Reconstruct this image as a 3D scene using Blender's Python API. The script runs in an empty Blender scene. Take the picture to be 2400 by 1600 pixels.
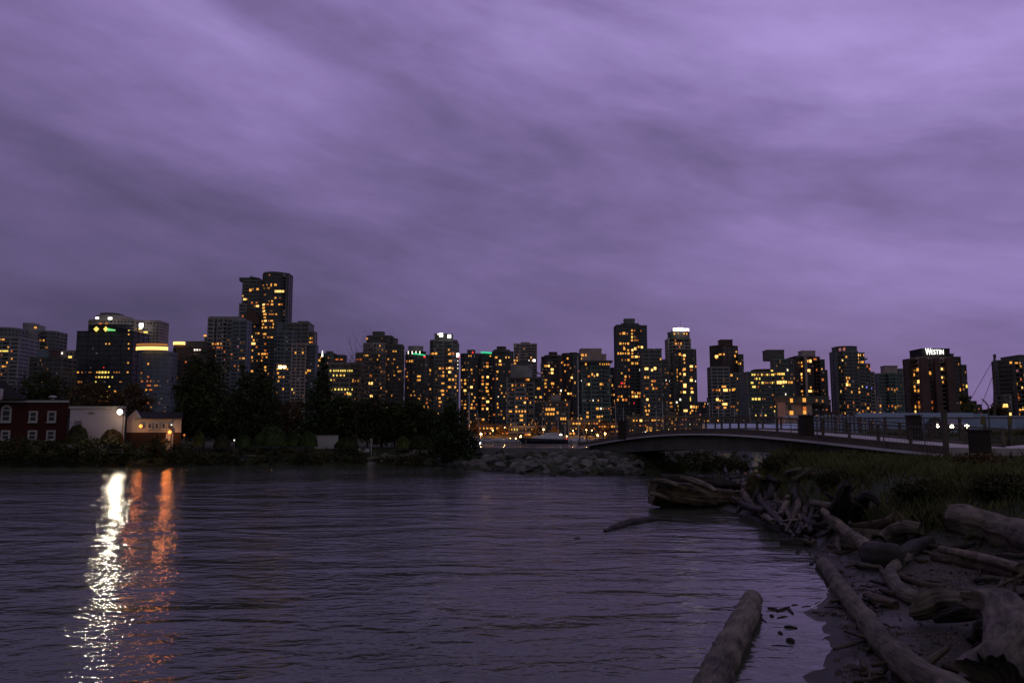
import bpy, bmesh, math, random
import numpy as np
from mathutils import Vector, Matrix, noise
R = math.radians
sc = bpy.context.scene
col = sc.collection
# ---------------------------------------------------------------- camera
H = 4.0; F = 2400*28/36.0; TH = math.atan(215/F)
cam_d = bpy.data.cameras.new('camera'); cam = bpy.data.objects.new('camera', cam_d); col.objects.link(cam)
cam_d.lens = 28; cam_d.sensor_width = 36; cam_d.clip_start = 0.1; cam_d.clip_end = 20000
cam.location = (0, 0, H); cam.rotation_euler = (R(90)+TH, 0, 0); sc.camera = cam
# ---------------------------------------------------------------- render / exposure
sc.view_settings.view_transform = 'Standard'; sc.view_settings.look = 'None'
sc.view_settings.gamma = 1; sc.view_settings.exposure = 0.0; sc.view_settings.use_curve_mapping = False
sc.cycles.use_denoising = True
sc.cycles.max_bounces = 5; sc.cycles.sample_clamp_indirect = 4.0
sc.cycles.caustics_reflective = False; sc.cycles.caustics_refractive = False
# ---------------------------------------------------------------- world: dusk overcast sky
def build_world():
    w = bpy.data.worlds.new("World"); sc.world = w; w.use_nodes = True
    nt = w.node_tree; N = nt.nodes; L = nt.links; N.clear()
    out = N.new('ShaderNodeOutputWorld'); bg = N.new('ShaderNodeBackground')
    def m(op, a, b=None, c=None):
        n = N.new('ShaderNodeMath'); n.operation = op
        for i, x in enumerate((a, b, c)):
            if x is None: continue
            if isinstance(x, (int, float)): n.inputs[i].default_value = x
            else: L.new(x, n.inputs[i])
        return n.outputs[0]
    tc = N.new('ShaderNodeTexCoord'); sep = N.new('ShaderNodeSeparateXYZ'); L.new(tc.outputs['Generated'], sep.inputs[0])
    X, Y, Z = sep.outputs
    zz = m('ADD', m('MAXIMUM', Z, 0.0), 0.22)
    px = m('DIVIDE', X, zz); py = m('DIVIDE', Y, zz)
    comb = N.new('ShaderNodeCombineXYZ'); L.new(px, comb.inputs[0]); L.new(py, comb.inputs[1])
    def nz(rot, scl, scale, detail, rough, dist, loc=(0,0,0)):
        mp = N.new('ShaderNodeMapping'); mp.inputs['Rotation'].default_value = (0,0,rot); mp.inputs['Scale'].default_value = scl; mp.inputs['Location'].default_value = loc
        L.new(comb.outputs[0], mp.inputs[0])
        n = N.new('ShaderNodeTexNoise'); n.inputs['Scale'].default_value = scale; n.inputs['Detail'].default_value = detail
        n.inputs['Roughness'].default_value = rough; n.inputs['Distortion'].default_value = dist
        L.new(mp.outputs[0], n.inputs['Vector']); return n.outputs[0]
    vr = N.new('ShaderNodeVectorRotate'); vr.rotation_type = 'Y_AXIS'; vr.inputs['Angle'].default_value = R(-14); L.new(tc.outputs['Generated'], vr.inputs['Vector'])
    def dz(scl, scale, detail, rough, dist, loc):
        mp = N.new('ShaderNodeMapping'); mp.inputs['Scale'].default_value = scl; mp.inputs['Location'].default_value = loc; L.new(vr.outputs[0], mp.inputs[0])
        n = N.new('ShaderNodeTexNoise'); n.inputs['Scale'].default_value = scale; n.inputs['Detail'].default_value = detail; n.inputs['Roughness'].default_value = rough; n.inputs['Distortion'].default_value = dist
        L.new(mp.outputs[0], n.inputs['Vector']); return n.outputs[0]
    n1 = dz((1, .6, 3.6), 1.9, 5, 0.52, 0.35, (2.3, 0.4, 5.2))
    n4 = dz((1, .8, 3.2), 5.5, 5, 0.58, 0.3, (0.3, 1.4, 2.2))
    n2 = nz(R(-40), (0.9, 1.5, 1), 3.0, 5, 0.60, 0.25, (7, 4, 0))
    n3 = nz(R(-30), (0.8, 1.0, 1), 0.6, 2, 0.5, 0.2, (1.4, 8, 0))
    s = m('ADD', m('ADD', m('MULTIPLY', n1, 0.44), m('MULTIPLY', n4, 0.14)), m('ADD', m('MULTIPLY', n2, 0.10), m('MULTIPLY', n3, 0.32)))
    # 0..1 cloud brightness around the mean
    cl = m('MULTIPLY', m('MULTIPLY', m('SUBTRACT', s, 0.5), 3.6), m('MINIMUM', m('MULTIPLY_ADD', Z, 2.0, 0.38), 1.0))
    # brightness with elevation; brighter high and a little to the east side of the view
    el = m('MULTIPLY', m('POWER', m('MINIMUM', m('MAXIMUM', Z, 0.0), 0.75), 0.9), 0.80)
    side = m('MULTIPLY', X, 0.30)
    g = m('ADD', m('ADD', 0.50, el), side)
    # clearer glow of the high cloud
    b = m('MULTIPLY', g, m('ADD', 1.0, cl))
    # overhead and behind the camera the cloud is plainer and greyer than the purple of the view
    back = m('MINIMUM', m('MAXIMUM', m('SUBTRACT', 0.62, m('MULTIPLY', Y, 1.2)), 0.0), 1.0)
    b = m('MAXIMUM', b, 0.02)
    ramp = N.new('ShaderNodeValToRGB'); L.new(m('MULTIPLY', b, 0.73), ramp.inputs[0])
    cr = ramp.color_ramp; cr.interpolation = 'B_SPLINE'
    for k in range(3): cr.elements.new(0.5)
    vals = [(0.0,(0.012,0.012,0.024)), (0.22,(0.064,0.053,0.106)), (0.45,(0.140,0.107,0.238)), (0.70,(0.255,0.186,0.435)), (1.0,(0.43,0.33,0.70))]
    for e,(p,c) in zip(cr.elements, vals): e.position = p; e.color = c+(1,)
    sky = N.new('ShaderNodeTexSky'); sky.sky_type = 'NISHITA'; sky.sun_disc = False
    sky.sun_elevation = R(2); sky.sun_rotation = R(20)
    mixn = N.new('ShaderNodeVectorMath'); mixn.operation = 'MULTIPLY_ADD'
    L.new(sky.outputs[0], mixn.inputs[0]); mixn.inputs[1].default_value = (0.001, 0.001, 0.002)
    gm = N.new('ShaderNodeMix'); gm.data_type = 'RGBA'; L.new(m('MULTIPLY', back, 0.85), gm.inputs[0]); L.new(ramp.outputs[0], gm.inputs[6])
    gc = N.new('ShaderNodeCombineXYZ'); gb = m('MULTIPLY', b, 0.24); L.new(gb, gc.inputs[0]); L.new(m('MULTIPLY', gb, 1.0), gc.inputs[1]); L.new(m('MULTIPLY', gb, 1.12), gc.inputs[2]); L.new(gc.outputs[0], gm.inputs[7]); L.new(gm.outputs[2], mixn.inputs[2])
    L.new(mixn.outputs[0], bg.inputs[0]); bg.inputs[1].default_value = 1.0
    L.new(bg.outputs[0], out.inputs[0])
build_world()
sd = bpy.data.lights.new('sun', 'SUN'); sd.energy = 0.03; sd.angle = R(30); sd.color = (0.8, 0.65, 1.0)
so = bpy.data.objects.new('sun', sd); col.objects.link(so); so.rotation_euler = (R(-45), 0, R(-20))
# ---------------------------------------------------------------- helpers
CT, ST = math.cos(TH), math.sin(TH)
def ray(u, v):
    a = (u-1200)/F; b = (800-v)/F
    return Vector((a, CT-b*ST, ST+b*CT))
def P(u, v, y):
    d = ray(u, v); t = y/d.y; return Vector((d.x*t, y, H+d.z*t))
def G(u, v, z=0.0):
    d = ray(u, v); t = (z-H)/d.z; return Vector((d.x*t, d.y*t, z))
def link(o, parent=None):
    col.objects.link(o)
    if parent is not None: o.parent = parent
    return o
def tag(o, label=None, cat=None, group=None, kind=None):
    if label: o['label'] = label
    if cat: o['category'] = cat
    if group: o['group'] = group
    if kind: o['kind'] = kind
    return o
def empty(name, loc, label, cat, group=None, rz=0):
    o = bpy.data.objects.new(name, None); o.location = loc; o.rotation_euler.z = rz; o.empty_display_size = 0.5
    link(o); return tag(o, label, cat, group)
class MB:
    def shear(s, k): s.v = [(x-k*max(0,y), y, z) for x,y,z in s.v]; return s
    def __init__(s): s.v = []; s.f = []; s.m = []
    def add(s, vs, fs, mi=0):
        k = len(s.v); s.v += [tuple(p) for p in vs]; s.f += [tuple(i+k for i in f) for f in fs]; s.m += [mi]*len(fs)
    def box(s, x0, x1, y0, y1, z0, z1, mi=0):
        s.add([(x0,y0,z0),(x1,y0,z0),(x1,y1,z0),(x0,y1,z0),(x0,y0,z1),(x1,y0,z1),(x1,y1,z1),(x0,y1,z1)],
              [(0,3,2,1),(4,5,6,7),(0,1,5,4),(1,2,6,5),(2,3,7,6),(3,0,4,7)], mi)
    def prism(s, poly, z0, z1, mi=0):
        n = len(poly)
        s.add([(p[0],p[1],z0) for p in poly]+[(p[0],p[1],z1) for p in poly],
              [tuple(reversed(range(n))), tuple(range(n,2*n))]+[(i,(i+1)%n,n+(i+1)%n,n+i) for i in range(n)], mi)
    def bar(s, a, b, r, n=6, r2=None, mi=0):
        a = Vector(a); b = Vector(b); d = (b-a).normalized(); q = d.to_track_quat('Z','Y')
        r2 = r if r2 is None else r2; vs = []
        for p, rr in ((a,r),(b,r2)):
            for k in range(n):
                t = 2*math.pi*k/n; vs.append(p+q@Vector((rr*math.cos(t), rr*math.sin(t), 0)))
        s.add(vs, [tuple(reversed(range(n))), tuple(range(n,2*n))]+[(k,(k+1)%n,n+(k+1)%n,n+k) for k in range(n)], mi)
    def sphere(s, c, r, n=10, m=6, mi=0):
        if not hasattr(r, '__len__'): r = (r,r,r)
        vs = [(c[0],c[1],c[2]-r[2])]; 
        for i in range(1,m):
            t = -math.pi/2+math.pi*i/m
            for k in range(n):
                p = 2*math.pi*k/n; vs.append((c[0]+r[0]*math.cos(t)*math.cos(p), c[1]+r[1]*math.cos(t)*math.sin(p), c[2]+r[2]*math.sin(t)))
        vs.append((c[0],c[1],c[2]+r[2])); fs = [(0,1+(k+1)%n,1+k) for k in range(n)]
        for i in range(m-2):
            for k in range(n):
                a = 1+i*n; fs.append((a+k,a+(k+1)%n,a+n+(k+1)%n,a+n+k))
        a = 1+(m-2)*n; fs += [(a+k,a+(k+1)%n,len(vs)-1) for k in range(n)]
        s.add(vs, fs, mi)
    def build(s, name, mats, parent=None, loc=None, smooth=False):
        me = bpy.data.meshes.new(name); me.from_pydata(s.v, [], s.f)
        if not isinstance(mats, (list,tuple)): mats = [mats]
        for m in mats: me.materials.append(m)
        if len(mats) > 1: me.polygons.foreach_set('material_index', s.m)
        if smooth: me.polygons.foreach_set('use_smooth', [True]*len(me.polygons))
        me.update(); o = bpy.data.objects.new(name, me); link(o, parent)
        if loc is not None: o.location = loc
        return o
def np_mesh(name, V, Q, mat, parent=None, smooth=False, k=4):
    me = bpy.data.meshes.new(name); me.vertices.add(len(V)); me.vertices.foreach_set('co', np.asarray(V, np.float32).ravel())
    Q = np.asarray(Q, np.int32); me.loops.add(Q.size); me.loops.foreach_set('vertex_index', Q.ravel())
    me.polygons.add(len(Q)); me.polygons.foreach_set('loop_start', np.arange(0, Q.size, k, dtype=np.int32))
    me.polygons.foreach_set('loop_total', np.full(len(Q), k, np.int32))
    if smooth: me.polygons.foreach_set('use_smooth', np.ones(len(Q), bool))
    me.materials.append(mat); me.update(calc_edges=True); me.validate()
    o = bpy.data.objects.new(name, me); link(o, parent); return o
# ---------------------------------------------------------------- materials
MATS = {}
def mat(name, color, rough=0.7, spec=0.3, var=0.0, scale=1.0, bump=0.0, bscale=8.0, color2=None, stretch=(1,1,1), emit=None, estr=0, metal=0.0, detail=4):
    if name in MATS: return MATS[name]
    m = bpy.data.materials.new(name); m.use_nodes = True; nt = m.node_tree; N = nt.nodes; L = nt.links
    b = N['Principled BSDF']; b.inputs['Base Color'].default_value = (*color, 1); b.inputs['Roughness'].default_value = rough
    b.inputs['Specular IOR Level'].default_value = spec; b.inputs['Metallic'].default_value = metal
    if var or bump:
        tc = N.new('ShaderNodeTexCoord'); mp = N.new('ShaderNodeMapping'); L.new(tc.outputs['Object'], mp.inputs[0]); mp.inputs['Scale'].default_value = stretch
    if var:
        n = N.new('ShaderNodeTexNoise'); n.inputs['Scale'].default_value = scale; n.inputs['Detail'].default_value = detail; n.inputs['Roughness'].default_value = 0.65
        L.new(mp.outputs[0], n.inputs['Vector'])
        r = N.new('ShaderNodeValToRGB'); L.new(n.outputs[0], r.inputs[0])
        c2 = color2 or tuple(min(1, c*(1+var)) for c in color); c1 = tuple(c*(1-var) for c in color)
        r.color_ramp.elements[0].position = 0.32; r.color_ramp.elements[0].color = (*c1,1)
        r.color_ramp.elements[1].position = 0.68; r.color_ramp.elements[1].color = (*c2,1)
        L.new(r.outputs[0], b.inputs['Base Color'])
    if bump:
        n2 = N.new('ShaderNodeTexNoise'); n2.inputs['Scale'].default_value = bscale; n2.inputs['Detail'].default_value = 6; L.new(mp.outputs[0], n2.inputs['Vector'])
        bp = N.new('ShaderNodeBump'); bp.inputs['Strength'].default_value = 1.0; bp.inputs['Distance'].default_value = bump
        L.new(n2.outputs[0], bp.inputs['Height']); L.new(bp.outputs[0], b.inputs['Normal'])
    if emit:
        b.inputs['Emission Color'].default_value = (*emit,1); b.inputs['Emission Strength'].default_value = estr
        try: m.cycles.emission_sampling = 'NONE'
        except Exception: pass
    MATS[name] = m; return m
EM = {}
for k,(c,s) in dict(b=((1.0,0.42,0.07),1.1), B=((1.0,0.54,0.15),2.2), m=((1.0,0.36,0.07),0.42), d=((1.0,0.42,0.16),0.14), o=((1.0,0.24,0.04),0.6),
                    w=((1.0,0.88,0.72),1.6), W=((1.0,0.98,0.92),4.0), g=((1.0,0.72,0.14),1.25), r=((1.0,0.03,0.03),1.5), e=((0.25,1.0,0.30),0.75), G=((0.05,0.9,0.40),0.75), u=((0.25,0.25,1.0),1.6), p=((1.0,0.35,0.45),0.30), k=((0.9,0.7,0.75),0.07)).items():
    EM[k] = mat('light_'+{'b':'amber','B':'bright','m':'warm','d':'dim','o':'orange','w':'white','W':'glare','g':'yellow','r':'red','e':'lime','G':'green','u':'blue','p':'pink','k':'painted_dusk'}[k], (0.05,0.05,0.05), 0.4, 0.3, emit=c, estr=s)  # last entry: dusk reflection of unlit panes, put in as a weak glow
EM['X'] = mat('light_brilliant', (0.05,0.05,0.05), 0.4, 0.3, emit=(1.0,0.55,0.16), estr=22); EM['X'].cycles.emission_sampling = 'AUTO'
# ---------------------------------------------------------------- polygons as land
def pip(px, py, poly):
    ins = np.zeros(px.shape, bool); n = len(poly)
    for i in range(n):
        x1,y1 = poly[i]; x2,y2 = poly[(i+1)%n]
        if y1 == y2: continue
        c = ((y1 > py) != (y2 > py)) & (px < (x2-x1)*(py-y1)/(y2-y1)+x1); ins ^= c
    return ins
def sdist(px, py, poly):
    d = np.full(px.shape, 1e9); n = len(poly)
    for i in range(n):
        x1,y1 = poly[i]; x2,y2 = poly[(i+1)%n]; dx, dy = x2-x1, y2-y1
        t = np.clip(((px-x1)*dx+(py-y1)*dy)/(dx*dx+dy*dy+1e-9), 0, 1)
        d = np.minimum(d, np.hypot(px-x1-t*dx, py-y1-t*dy))
    return np.where(pip(px,py,poly), d, -d)
def wob(x, y, s=1.0):
    return (np.sin(x*1.3*s+1.7*np.sin(y*.7*s))+np.sin(y*1.7*s+1.3*np.sin(x*.9*s+2))+0.6*np.sin((x+y)*2.9*s+np.sin(x*2.1*s)))/2.6
def gxy(u, v): p = G(u,v); return (p.x, p.y)
RIGHT = [(2.0,3.0),(3.6,9.5),(4.4,12.0)]+[gxy(*q) for q in ((1880,1590),(1925,1545),(1940,1510),(1915,1460),(1878,1432),(1925,1405),(1938,1392),(1935,1385),(1945,1365),(1955,1340),(1940,1318),(1910,1300),(1850,1262),(1785,1225),(1720,1200),(1660,1185))]+[(11.6,45.5),(13.0,50),(16.0,59),(20.5,68),(31.5,82),(38,100),(60,130),(420,200),(420,3)]
LEFT = [(-420,104)]+[gxy(*q) for q in ((-500,1095),(0,1094),(250,1093),(450,1091),(650,1089),(850,1088),(1000,1091),(1060,1094),(1100,1102),(1250,1109),(1400,1114),(1480,1113))]+[(13.2,78),(18.5,81),(23,86),(26,94),(30,106),(37.5,134),(34,138),(24,118),(10,114),(0,117),(-8,119),(-14,128),(-20,190),(-420,190)]
def h_right(x, y):
    x = np.asarray(x, float); y = np.asarray(y, float)
    d = sdist(x, y, RIGHT); k = 1+2.0*np.clip((y-24)/16, 0, 1)
    d2 = np.where(d > 0, d*k, d)
    z = np.interp(d2, [-6,-2,0,1.5,4,6,9,12,16,26,60], [-1.6,-.5,0,.07,.28,.95,2.0,2.75,2.95,3.6,3.85])
    line = x-(8.36+.2775*(100-y)); cap = np.interp(line, [-1.0,0.6], [2.25,2.98]); z = np.where(y < 62, np.minimum(z, cap), z)
    pe = y-np.interp(x, [23.9,29.9,63.9], [44,39.8,35]); z = np.where((x > 23) & (y < 62), np.minimum(z, np.interp(pe, [-.6,.4], [2.2,2.98])), z)
    a = np.clip(d2/6, 0, 1)*0.10*np.clip(1-(y-60)/20, 0, 1)
    return z + a*wob(x,y,1.0) + (0.016*wob(x,y,3.3)+0.012*wob(x+.3*y,y,8.0)*np.clip(1-y/40,0,1))*np.clip(d+1,0,1)
def h_left(x, y):
    x = np.asarray(x, float); y = np.asarray(y, float)
    d = sdist(x, y, LEFT)
    z = np.interp(d, [-8,-2,0,3,6,9,20], [-2.5,-.7,-.05,1.05,1.85,2.05,2.2])
    return z + np.clip(d/4,0,1)*0.08*wob(x,y,.8)
def hr(x,y): return float(h_right(np.array([x]),np.array([y]))[0])
def hl(x,y): return float(h_left(np.array([x]),np.array([y]))[0])
def hit(u, v, off=0.0, f=None, t0=8, t1=140):
    f = f or h_right; d = ray(u,v); ts = np.arange(t0, t1, 0.04)
    z = H+d.z*ts; h = np.maximum(f(d.x*ts, d.y*ts), 0.0)+off
    w = np.nonzero(z <= h)[0]; t = ts[w[0]] if len(w) else ts[-1]
    return Vector((d.x*t, d.y*t, H+d.z*t))
def sheet(name, xs, ys, f, m, kind='structure'):
    X, Y = np.meshgrid(xs, ys); Z = f(X.ravel(), Y.ravel()); V = np.stack([X.ravel(),Y.ravel(),Z],1); nx = len(xs); ny = len(ys)
    i = (np.arange(ny-1)[:,None]*nx+np.arange(nx-1)[None,:]).ravel(); Q = np.stack([i,i+1,i+nx+1,i+nx],1)
    keep = (Z[Q].max(1) > -1.2); o = np_mesh(name, V, Q[keep], m, smooth=True); return tag(o, kind=kind)
# ================================================================ SETTING
def water_material():
    m = bpy.data.materials.new('sea_water'); m.use_nodes = True; N = m.node_tree.nodes; L = m.node_tree.links; b = N['Principled BSDF']
    b.inputs['Base Color'].default_value = (0.044,0.050,0.034,1); b.inputs['Roughness'].default_value = 0.05; b.inputs['IOR'].default_value = 1.333
    b.inputs['Specular IOR Level'].default_value = 0.5
    tc = N.new('ShaderNodeTexCoord'); last = None; b.inputs['Specular Tint'].default_value = (.95,1.0,.72,1)
    def layer(scl, scale, detail, dist, strength, rot, prev, rough=0.5, distortion=0.3):
        mp = N.new('ShaderNodeMapping'); L.new(tc.outputs['Object'], mp.inputs[0]); mp.inputs['Scale'].default_value = scl; mp.inputs['Rotation'].default_value = (0,0,rot)
        n = N.new('ShaderNodeTexNoise'); n.inputs['Scale'].default_value = scale; n.inputs['Detail'].default_value = detail; n.inputs['Roughness'].default_value = rough; n.inputs['Distortion'].default_value = distortion
        L.new(mp.outputs[0], n.inputs['Vector'])
        bp = N.new('ShaderNodeBump'); bp.inputs['Strength'].default_value = 1; bp.inputs['Distance'].default_value = dist
        L.new(n.outputs[0], bp.inputs['Height'])
        if strength is not None: L.new(strength, bp.inputs['Strength'])
        if prev is not None: L.new(prev, bp.inputs['Normal'])
        return bp.outputs[0]
    # patches of calmer and rougher water, and calm shallows close to the beach
    mp = N.new('ShaderNodeMapping'); L.new(tc.outputs['Object'], mp.inputs[0]); mp.inputs['Scale'].default_value = (0.035,0.11,1)
    pn = N.new('ShaderNodeTexNoise'); pn.inputs['Scale'].default_value = 1; pn.inputs['Detail'].default_value = 3; L.new(mp.outputs[0], pn.inputs['Vector'])
    mr = N.new('ShaderNodeMapRange'); L.new(pn.outputs[0], mr.inputs[0]); mr.inputs[1].default_value = 0.35; mr.inputs[2].default_value = 0.65; mr.inputs[3].default_value = 0.45; mr.inputs[4].default_value = 1.0
    sx = N.new('ShaderNodeSeparateXYZ'); L.new(tc.outputs['Object'], sx.inputs[0])
    ma = N.new('ShaderNodeMath'); ma.operation = 'MULTIPLY_ADD'; L.new(sx.outputs[1], ma.inputs[0]); ma.inputs[1].default_value = -0.22; L.new(sx.outputs[0], ma.inputs[2])
    calm = N.new('ShaderNodeMapRange'); L.new(ma.outputs[0], calm.inputs[0]); calm.inputs[1].default_value = -1.5; calm.inputs[2].default_value = 2.5; calm.inputs[3].default_value = 1.0; calm.inputs[4].default_value = 0.30
    mu = N.new('ShaderNodeMath'); mu.operation = 'MULTIPLY'; L.new(mr.outputs[0], mu.inputs[0]); L.new(calm.outputs[0], mu.inputs[1]); S = mu.outputs[0]
    a = layer((0.5,1,1), 0.37, 2, 0.30, S, R(12), None, distortion=.8)
    a = layer((0.55,1,1), 1.5, 3, 0.10, S, R(-10), a, distortion=.9)
    a = layer((0.7,1,1), 4.2, 4, 0.042, S, R(14), a)
    L.new(a, b.inputs['Normal']); return m
w = MB(); w.add([(-7000,-200,0),(7000,-200,0),(7000,9000,0),(-7000,9000,0)], [(0,1,2,3)])
tag(w.build('water', water_material()), kind='structure')
def bank_material():
    m = bpy.data.materials.new('bank_soil'); m.use_nodes = True; N = m.node_tree.nodes; L = m.node_tree.links; b = N['Principled BSDF']
    g = N.new('ShaderNodeNewGeometry'); s = N.new('ShaderNodeSeparateXYZ'); L.new(g.outputs['Position'], s.inputs[0])
    n = N.new('ShaderNodeTexNoise'); n.inputs['Scale'].default_value = 1.1; n.inputs['Detail'].default_value = 7; n.inputs['Roughness'].default_value = .7; L.new(g.outputs['Position'], n.inputs['Vector'])
    a = N.new('ShaderNodeMath'); a.operation = 'MULTIPLY_ADD'; L.new(n.outputs[0], a.inputs[0]); a.inputs[1].default_value = 0.5; L.new(s.outputs[2], a.inputs[2])
    r = N.new('ShaderNodeValToRGB'); L.new(a.outputs[0], r.inputs[0]); cr = r.color_ramp; cr.elements.new(.5); cr.elements.new(.5); cr.elements.new(.5)
    for e,(p,c) in zip(cr.elements, [(0.22,(.026,.023,.014)),(0.40,(.045,.038,.021)),(0.72,(.047,.040,.022)),(0.95,(.034,.037,.018)),(1.0,(.032,.040,.016))]): e.position = min(p,1); e.color = (*c,1)
    v = N.new('ShaderNodeTexNoise'); v.inputs['Scale'].default_value = 9; v.inputs['Detail'].default_value = 8; v.inputs['Roughness'].default_value = .8; L.new(g.outputs['Position'], v.inputs['Vector'])
    mx = N.new('ShaderNodeMix'); mx.data_type = 'RGBA'; mx.blend_type = 'OVERLAY'; mx.inputs[0].default_value = 0.9; L.new(r.outputs[0], mx.inputs[6]); L.new(v.outputs[0], mx.inputs[7]); L.new(mx.outputs[2], b.inputs['Base Color'])
    rr = N.new('ShaderNodeMapRange'); L.new(s.outputs[2], rr.inputs[0]); rr.inputs[1].default_value = 0.02; rr.inputs[2].default_value = 0.12; rr.inputs[3].default_value = 0.22; rr.inputs[4].default_value = 0.85; L.new(rr.outputs[0], b.inputs['Roughness'])
    bp = N.new('ShaderNodeBump'); bp.inputs['Distance'].default_value = 0.10; L.new(v.outputs[0], bp.inputs['Height']); L.new(bp.outputs[0], b.inputs['Normal'])
    return m
BANK = bank_material()
xs = np.concatenate([np.arange(0,32,.22), np.arange(32,80,1.5), np.arange(80,425,15)])
ys = np.concatenate([np.arange(2,60,.25), np.arange(60,110,1.2), np.arange(110,210,10)])
sheet('beach', xs, ys, h_right, BANK)
LAWN = mat('park_lawn', (.030,.036,.016), .9, .1, var=.5, scale=.6, bump=.05, bscale=5)
xs = np.concatenate([np.arange(-425,-120,10), np.arange(-120,30,.9)]); ys = np.concatenate([np.arange(68,130,.8), np.arange(130,200,6)])
sheet('park_ground', xs, ys, h_left, LAWN)
g = MB(); g.prism([(-2500,478),(2500,478),(3500,6000),(-3500,6000)], -1, 2.6)
tag(g.build('city_ground', mat('city_ground', (.06,.055,.05), .9, .1, var=.3, scale=.05)), kind='structure')
# road on the right, with kerb and centre line; footpath off the end of the bridge
xs = np.arange(33, 420, 6.0)
def strip(name, x0, x1, y0, y1, z, m, nx=2, f=None):
    xs = np.linspace(x0,x1,nx); b = MB()
    vs = []; 
    for x in xs: vs += [(x,y0,z),(x,y1,z),(x,y0,z-.35),(x,y1,z-.35)]
    fs = []
    for i in range(nx-1):
        k = 4*i; fs += [(k,k+4,k+5,k+1),(k+2,k+6,k+4,k),(k+1,k+5,k+7,k+3)]
    fs += [(0,1,3,2),(k+4,k+6,k+7,k+5)]
    b.add(vs, fs); return b.build(name, m)
tag(strip('road', 30, 400, 67, 76, 3.95, mat('asphalt', (.05,.05,.052), .75, .3, var=.25, scale=3)), kind='structure')
for k in range(20):
    pass
mk = MB(); mk.box(32,400,71.4,71.55,3.952,3.956); tag(mk.build('road_marking', mat('road_paint', (.55,.50,.25), .7)), kind='structure')
tag(strip('road_kerb', 30, 400, 66.7, 66.98, 4.08, mat('kerb', (.30,.28,.27), .8, .2, var=.2, scale=2)), kind='structure')
tag(strip('pavement', 30, 400, 63.5, 66.69, 4.06, mat('pavement', (.22,.20,.20), .85, .2, var=.2, scale=1.5)), kind='structure')

# ================================================================ TREES AND PLANTS
def leaf_cloud(name, blobs, n, size, m, parent=None, seed=1, shell=0.55, droop=0.0, flat=None):
    """blobs: (x,y,z,rx,ry,rz) ; many small diamond leaves spread through the blobs' volume"""
    rg = np.random.default_rng(seed); B = np.array(blobs, float); vol = (B[:,3]*B[:,4]*B[:,5])**.75; idx = rg.choice(len(B), n, p=vol/vol.sum())
    # sub clumps: leaves gather round clump centres so gaps open between them
    nc = max(8, n//26); ci = rg.choice(len(B), nc, p=vol/vol.sum())
    d = rg.normal(size=(nc,3)); d /= np.linalg.norm(d,axis=1)[:,None]; rad = rg.random(nc)**(1/3*shell+0.12)
    C = B[ci,:3]+d*rad[:,None]*B[ci,3:6]
    k = rg.integers(0,nc,n); cs = (B[ci,3:6].mean(1)*0.20)[k]
    Pn = C[k]+rg.normal(size=(n,3))*cs[:,None]*np.array([1,1,.75])
    if flat is not None: Pn[:,2] = np.maximum(Pn[:,2], flat+0.02)
    a = rg.normal(size=(n,3)); a /= np.linalg.norm(a,axis=1)[:,None]; b = rg.normal(size=(n,3)); b -= (a*b).sum(1)[:,None]*a; b /= np.linalg.norm(b,axis=1)[:,None]
    if droop: a[:,2] -= droop; a /= np.linalg.norm(a,axis=1)[:,None]
    s = size*(0.6+0.8*rg.random(n))[:,None]
    V = np.stack([Pn-a*s*.5, Pn+b*s*.3, Pn+a*s*.5, Pn-b*s*.3],1).reshape(-1,3)
    return np_mesh(name, V, np.arange(4*n).reshape(-1,4), m, parent)
def px_blobs(Y, lst, root, dy=0.0):
    out = []; k = Y/F
    for (u,v,ru,rv) in lst:
        p = P(u,v,Y); out.append((p.x-root[0], p.y-root[1]+dy, p.z-root[2], ru*k, ru*k*.9, rv*k))
    return out
def limb(b, a, d, L, r, depth, rng, spread=.5, up=.25, n=5):
    a = Vector(a); d = Vector(d).normalized(); segs = 3; p = a
    for s_ in range(segs):
        nd = (d+Vector((rng.uniform(-.12,.12),rng.uniform(-.12,.12),rng.uniform(-.02,.10)))).normalized(); q = p+nd*L/segs
        b.bar(p, q, r*(1-s_*.22), n, r*(1-(s_+1)*.22)); p = q; d = nd
        if depth > 0 and s_ > 0 or (depth > 0 and rng.random() < .5):
            for _ in range(1 if depth > 2 else 2):
                v = Vector((rng.uniform(-1,1),rng.uniform(-1,1),rng.uniform(-.2,.6))).normalized()
                limb(b, p, d*(1-spread)+v*spread+Vector((0,0,up)), L*rng.uniform(.45,.72), r*.5, depth-1, rng, spread, up, max(3,n-1))
    return p
LEAF = {k: mat('foliage_'+k, c, .9, .04, var=.55, scale=s, detail=3) for k,c,s in (('dark',(.038,.044,.018),.6),('conifer',(.034,.048,.020),.5),('autumn',(.085,.055,.026),.5),('olive',(.080,.088,.030),.8),('trim',(.045,.066,.022),.7),('bramble',(.050,.050,.024),.5))}
BARK = mat('bark', (.055,.042,.032), .9, .1, var=.4, scale=4, bump=.02)
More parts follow.
